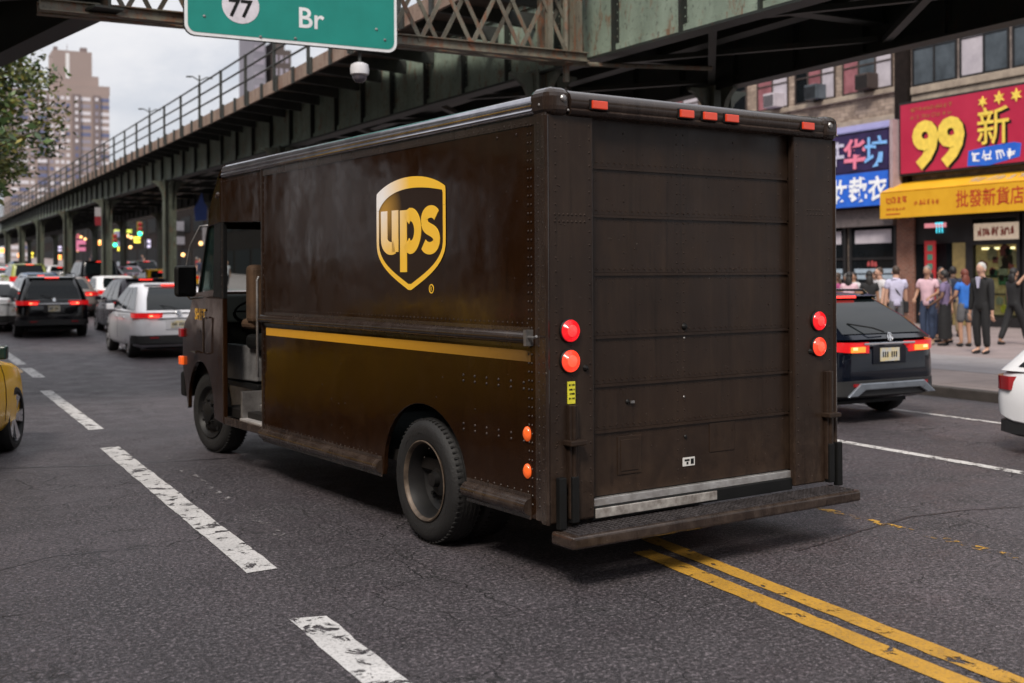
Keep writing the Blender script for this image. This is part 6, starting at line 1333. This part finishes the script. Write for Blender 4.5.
# ------------------------------------------------------------------ tower block and slabs far away
tw=thing('tower_block','tall mauve brick apartment tower with a stepped top rising beyond the railway','tower block',(1.7,480,0)); M_tw=mat('tower_brick',(.29,.225,.205),.85,c2=(.235,.18,.165),scale=.08,amt=.8); M_tw2=mat('tower_brick_dark',(.18,.14,.135),.85,c2=(.145,.11,.108),scale=.1,amt=.8)
q=MB(); q.box(35,72,0,24,0,74.5); q.box(53,72.4,1,20,74,77.5); q.build('main_block',M_tw,tw); q=MB(); q.box(51.5,66.0,3,18,74.4,91); q.box(66,68.5,3,16,74.4,81.5); q.build('crown',M_tw,tw); q=MB(); q.box(56.2,57.6,2.9,3.2,80,90); q.build('crown_window',mat('tower_pale_slot',(.7,.68,.68),.5),tw)
q=MB(); q.box(52,53.5,5,6.5,91,92.6); q.box(62,64.5,5,8,91,93); q.box(57,57.2,6,6.2,91,94); q.build('roof_plant',M_tw2,tw)
for x0,x1 in ((45.6,48.6),(58.2,61.2),(65.8,68.6)): q=MB(); q.box(x0,x1,-.8,-.02,0,73.5); q.build('dark_recess_strip',M_tw2,tw)  # darker brick boxes stand in for shaded concave recesses
tm=[mat('tower_white_blind',(.66,.62,.66),.6),mat('tower_blue_glass',(.14,.15,.26),.2),mat('tower_grey_glass',(.30,.27,.32),.3)]
protos={}; cnt=0; rest=MB(); rt=random.Random(8)
for fl in range(25):
    z=71.2-2.78*fl
    for xc,wd in ((37.2,2.6),(40.6,3.4),(43.6,1.4),(47.1,3.4),(50.6,1.5),(52.6,1.3),(54.6,1.3),(56.6,1.3),(62.8,4.4),(70.0,4.2),(59.7,1.1),(67.2,1.1),(39.0,.01+.6)):
        yv=-.82-.06 if 45.6<xc-wd/2-.3 and xc<48.6 else -.06
        mi=0 if rt.random()<.52 else (1 if rt.random()<.5 else 2)
        if xc in (47.1,): mi=1 if rt.random()<.7 else 0
        if cnt<100 and z>20 and xc>41:
            key=(wd,mi)
            if key not in protos:
                q=MB(); q.box(-wd/2,wd/2,0,.05,0,1.35); protos[key]=o=q.build('window',tm[mi],tw)
            else: o=protos[key].copy(); COL.objects.link(o); o.parent=tw
            o.location=(xc,yv-.82 if xc in (47.1,59.7,67.2) else yv,z); cnt+=1
        else: b0=-.88 if xc in (47.1,59.7,67.2) else -.06; rest.box(xc-wd/2,xc+wd/2,b0,b0+.05,z,z+1.35,mi)
o=rest.build('window_rows',tm,tw); o['kind']='stuff'
t=thing('office_slab','narrow grey slab block seen through the railway railing','building',(0,300,0)); q=MB(); q.box(82.2,85.6,0,14,0,78); q.build('wall',mat('slab_concrete',(.20,.19,.22),.7,c2=(.15,.14,.17),scale=.1),t)
q=MB(); 
for k in range(20): q.box(82.6,85.2,-.06,0,5+3.5*k,6.6+3.5*k)
q.build('window_bands',tm[2],t)
t=thing('brown_block','dark brown stepped building top behind the railway railing','building',(0,300,0)); q=MB(); q.box(87.6,92.5,0,14,0,62); q.box(88.2,91.3,2,10,62,64.5); q.build('wall',mat('brown_block_wall',(.085,.065,.06),.8),t)
q=MB()
for k in range(16): 
    for j in range(3): q.box(87.9+1.5*j,88.8+1.5*j,-.06,0,6+3.5*k,8+3.5*k)
q.build('windows_grid',tm[2],t)
# ------------------------------------------------------------------ street tree
M_bark=mat('grey_bark',(.10,.08,.062),.9,c2=(.05,.04,.032),scale=6,bump=.5,bscale=20); M_leaf=[mat('leaf_green',(.085,.14,.03),.5,c2=(.055,.095,.022)),mat('leaf_olive',(.15,.165,.04),.5,c2=(.11,.12,.028)),mat('leaf_dark',(.04,.075,.022),.5),mat('leaf_yellow',(.26,.22,.05),.5)]
tt=thing('street_tree','leafy green street tree reaching over the left lane in front of the tower','tree',(-3.3,31,gz(31)+.13)); rt=random.Random(21)
q=MB(); q.tube([(0,0,-.2),(.1,0,2.0),(.5,.1,4.2),(1.2,.0,6.2),(2.2,0,8.2)],[.26,.21,.18,.13,.07],9)
limbs=[]
for k in range(26):
    z=2.7+.23*k; a=rt.uniform(-.75,.95); L_=rt.uniform(4,7.0); p0=Vector((.25+.18*max(0,z-3.6),0,z)); d=Vector((math.cos(a)*1.1,math.sin(a),rt.uniform(.05,.45))); pts=[p0]
    for j in range(4): pts.append(pts[-1]+d.normalized()*L_/4+Vector((rt.uniform(-.2,.2),rt.uniform(-.2,.2),rt.uniform(-.1,.2))))
    q.tube(pts,[.085,.065,.045,.03,.012],6); limbs.append(pts)
    if k%2: limbs.append([Vector((0.4,0,z))+ (p-pts[0])*Vector((-1,1,1)).x*Vector((.8,.8,1)).x*0+Vector((-(p-pts[0]).x*.8,(p-pts[0]).y,(p-pts[0]).z)) for p in pts])
q.build('trunk',M_bark,tt,smooth=60)
q=MB()
for pts in limbs:
    for j in range(1,5):
        for c in range(5):
            cc=pts[j].lerp(pts[j-1],rt.random())+Vector((rt.gauss(0,.55),rt.gauss(0,.55),rt.gauss(-.05,.42))); m0=rt.choice((0,0,1,1,2,2,3))
            if rt.random()<.22: continue
            for l in range(16):
                p=cc+Vector((rt.gauss(0,.24),rt.gauss(0,.24),rt.gauss(0,.17))); s_=rt.uniform(.10,.19)
                u=Vector((rt.gauss(0,1),rt.gauss(0,1),rt.gauss(0,.5))).normalized(); w_=u.cross(Vector((rt.gauss(0,1),rt.gauss(0,1),rt.gauss(0,1)))).normalized()
                q.add([p-u*s_,p-u*s_*.2+w_*s_*.45,p+u*s_,p-u*s_*.2-w_*s_*.45],[(0,1,2,3)],m0 if rt.random()<.75 else rt.randrange(4))
for _ in range(1150):
    a=rt.uniform(0,2*PI); b_=math.acos(rt.uniform(-1,1)); rr=rt.random()**.33
    cc=Vector((3.75+3.2*rr*math.sin(b_)*math.cos(a),2.6*rr*math.sin(b_)*math.sin(a),5.6+2.7*rr*math.cos(b_)))
    cc.x-=.32*max(0,5.2-cc.z)
    if math.sin(cc.x*2.1+1)*math.sin(cc.z*2.4)*math.sin(cc.y*1.7+.5)>.42: continue
    m0=rt.choice((0,0,1,1,1,2,3))
    for l in range(24):
        p=cc+Vector((rt.gauss(0,.17),rt.gauss(0,.17),rt.gauss(0,.12))); s_=rt.uniform(.055,.105)
        u=Vector((rt.gauss(0,1),rt.gauss(0,1),rt.gauss(0,.5))).normalized(); w_=u.cross(Vector((rt.gauss(0,1),rt.gauss(0,1),rt.gauss(0,1)))).normalized()
        q.add([p-u*s_,p-u*s_*.2+w_*s_*.45,p+u*s_,p-u*s_*.2-w_*s_*.45],[(0,1,2,3)],m0 if rt.random()<.75 else rt.randrange(4))
q.build('crown',M_leaf,tt,recalc=False)
bpy.data.objects.remove(_to)
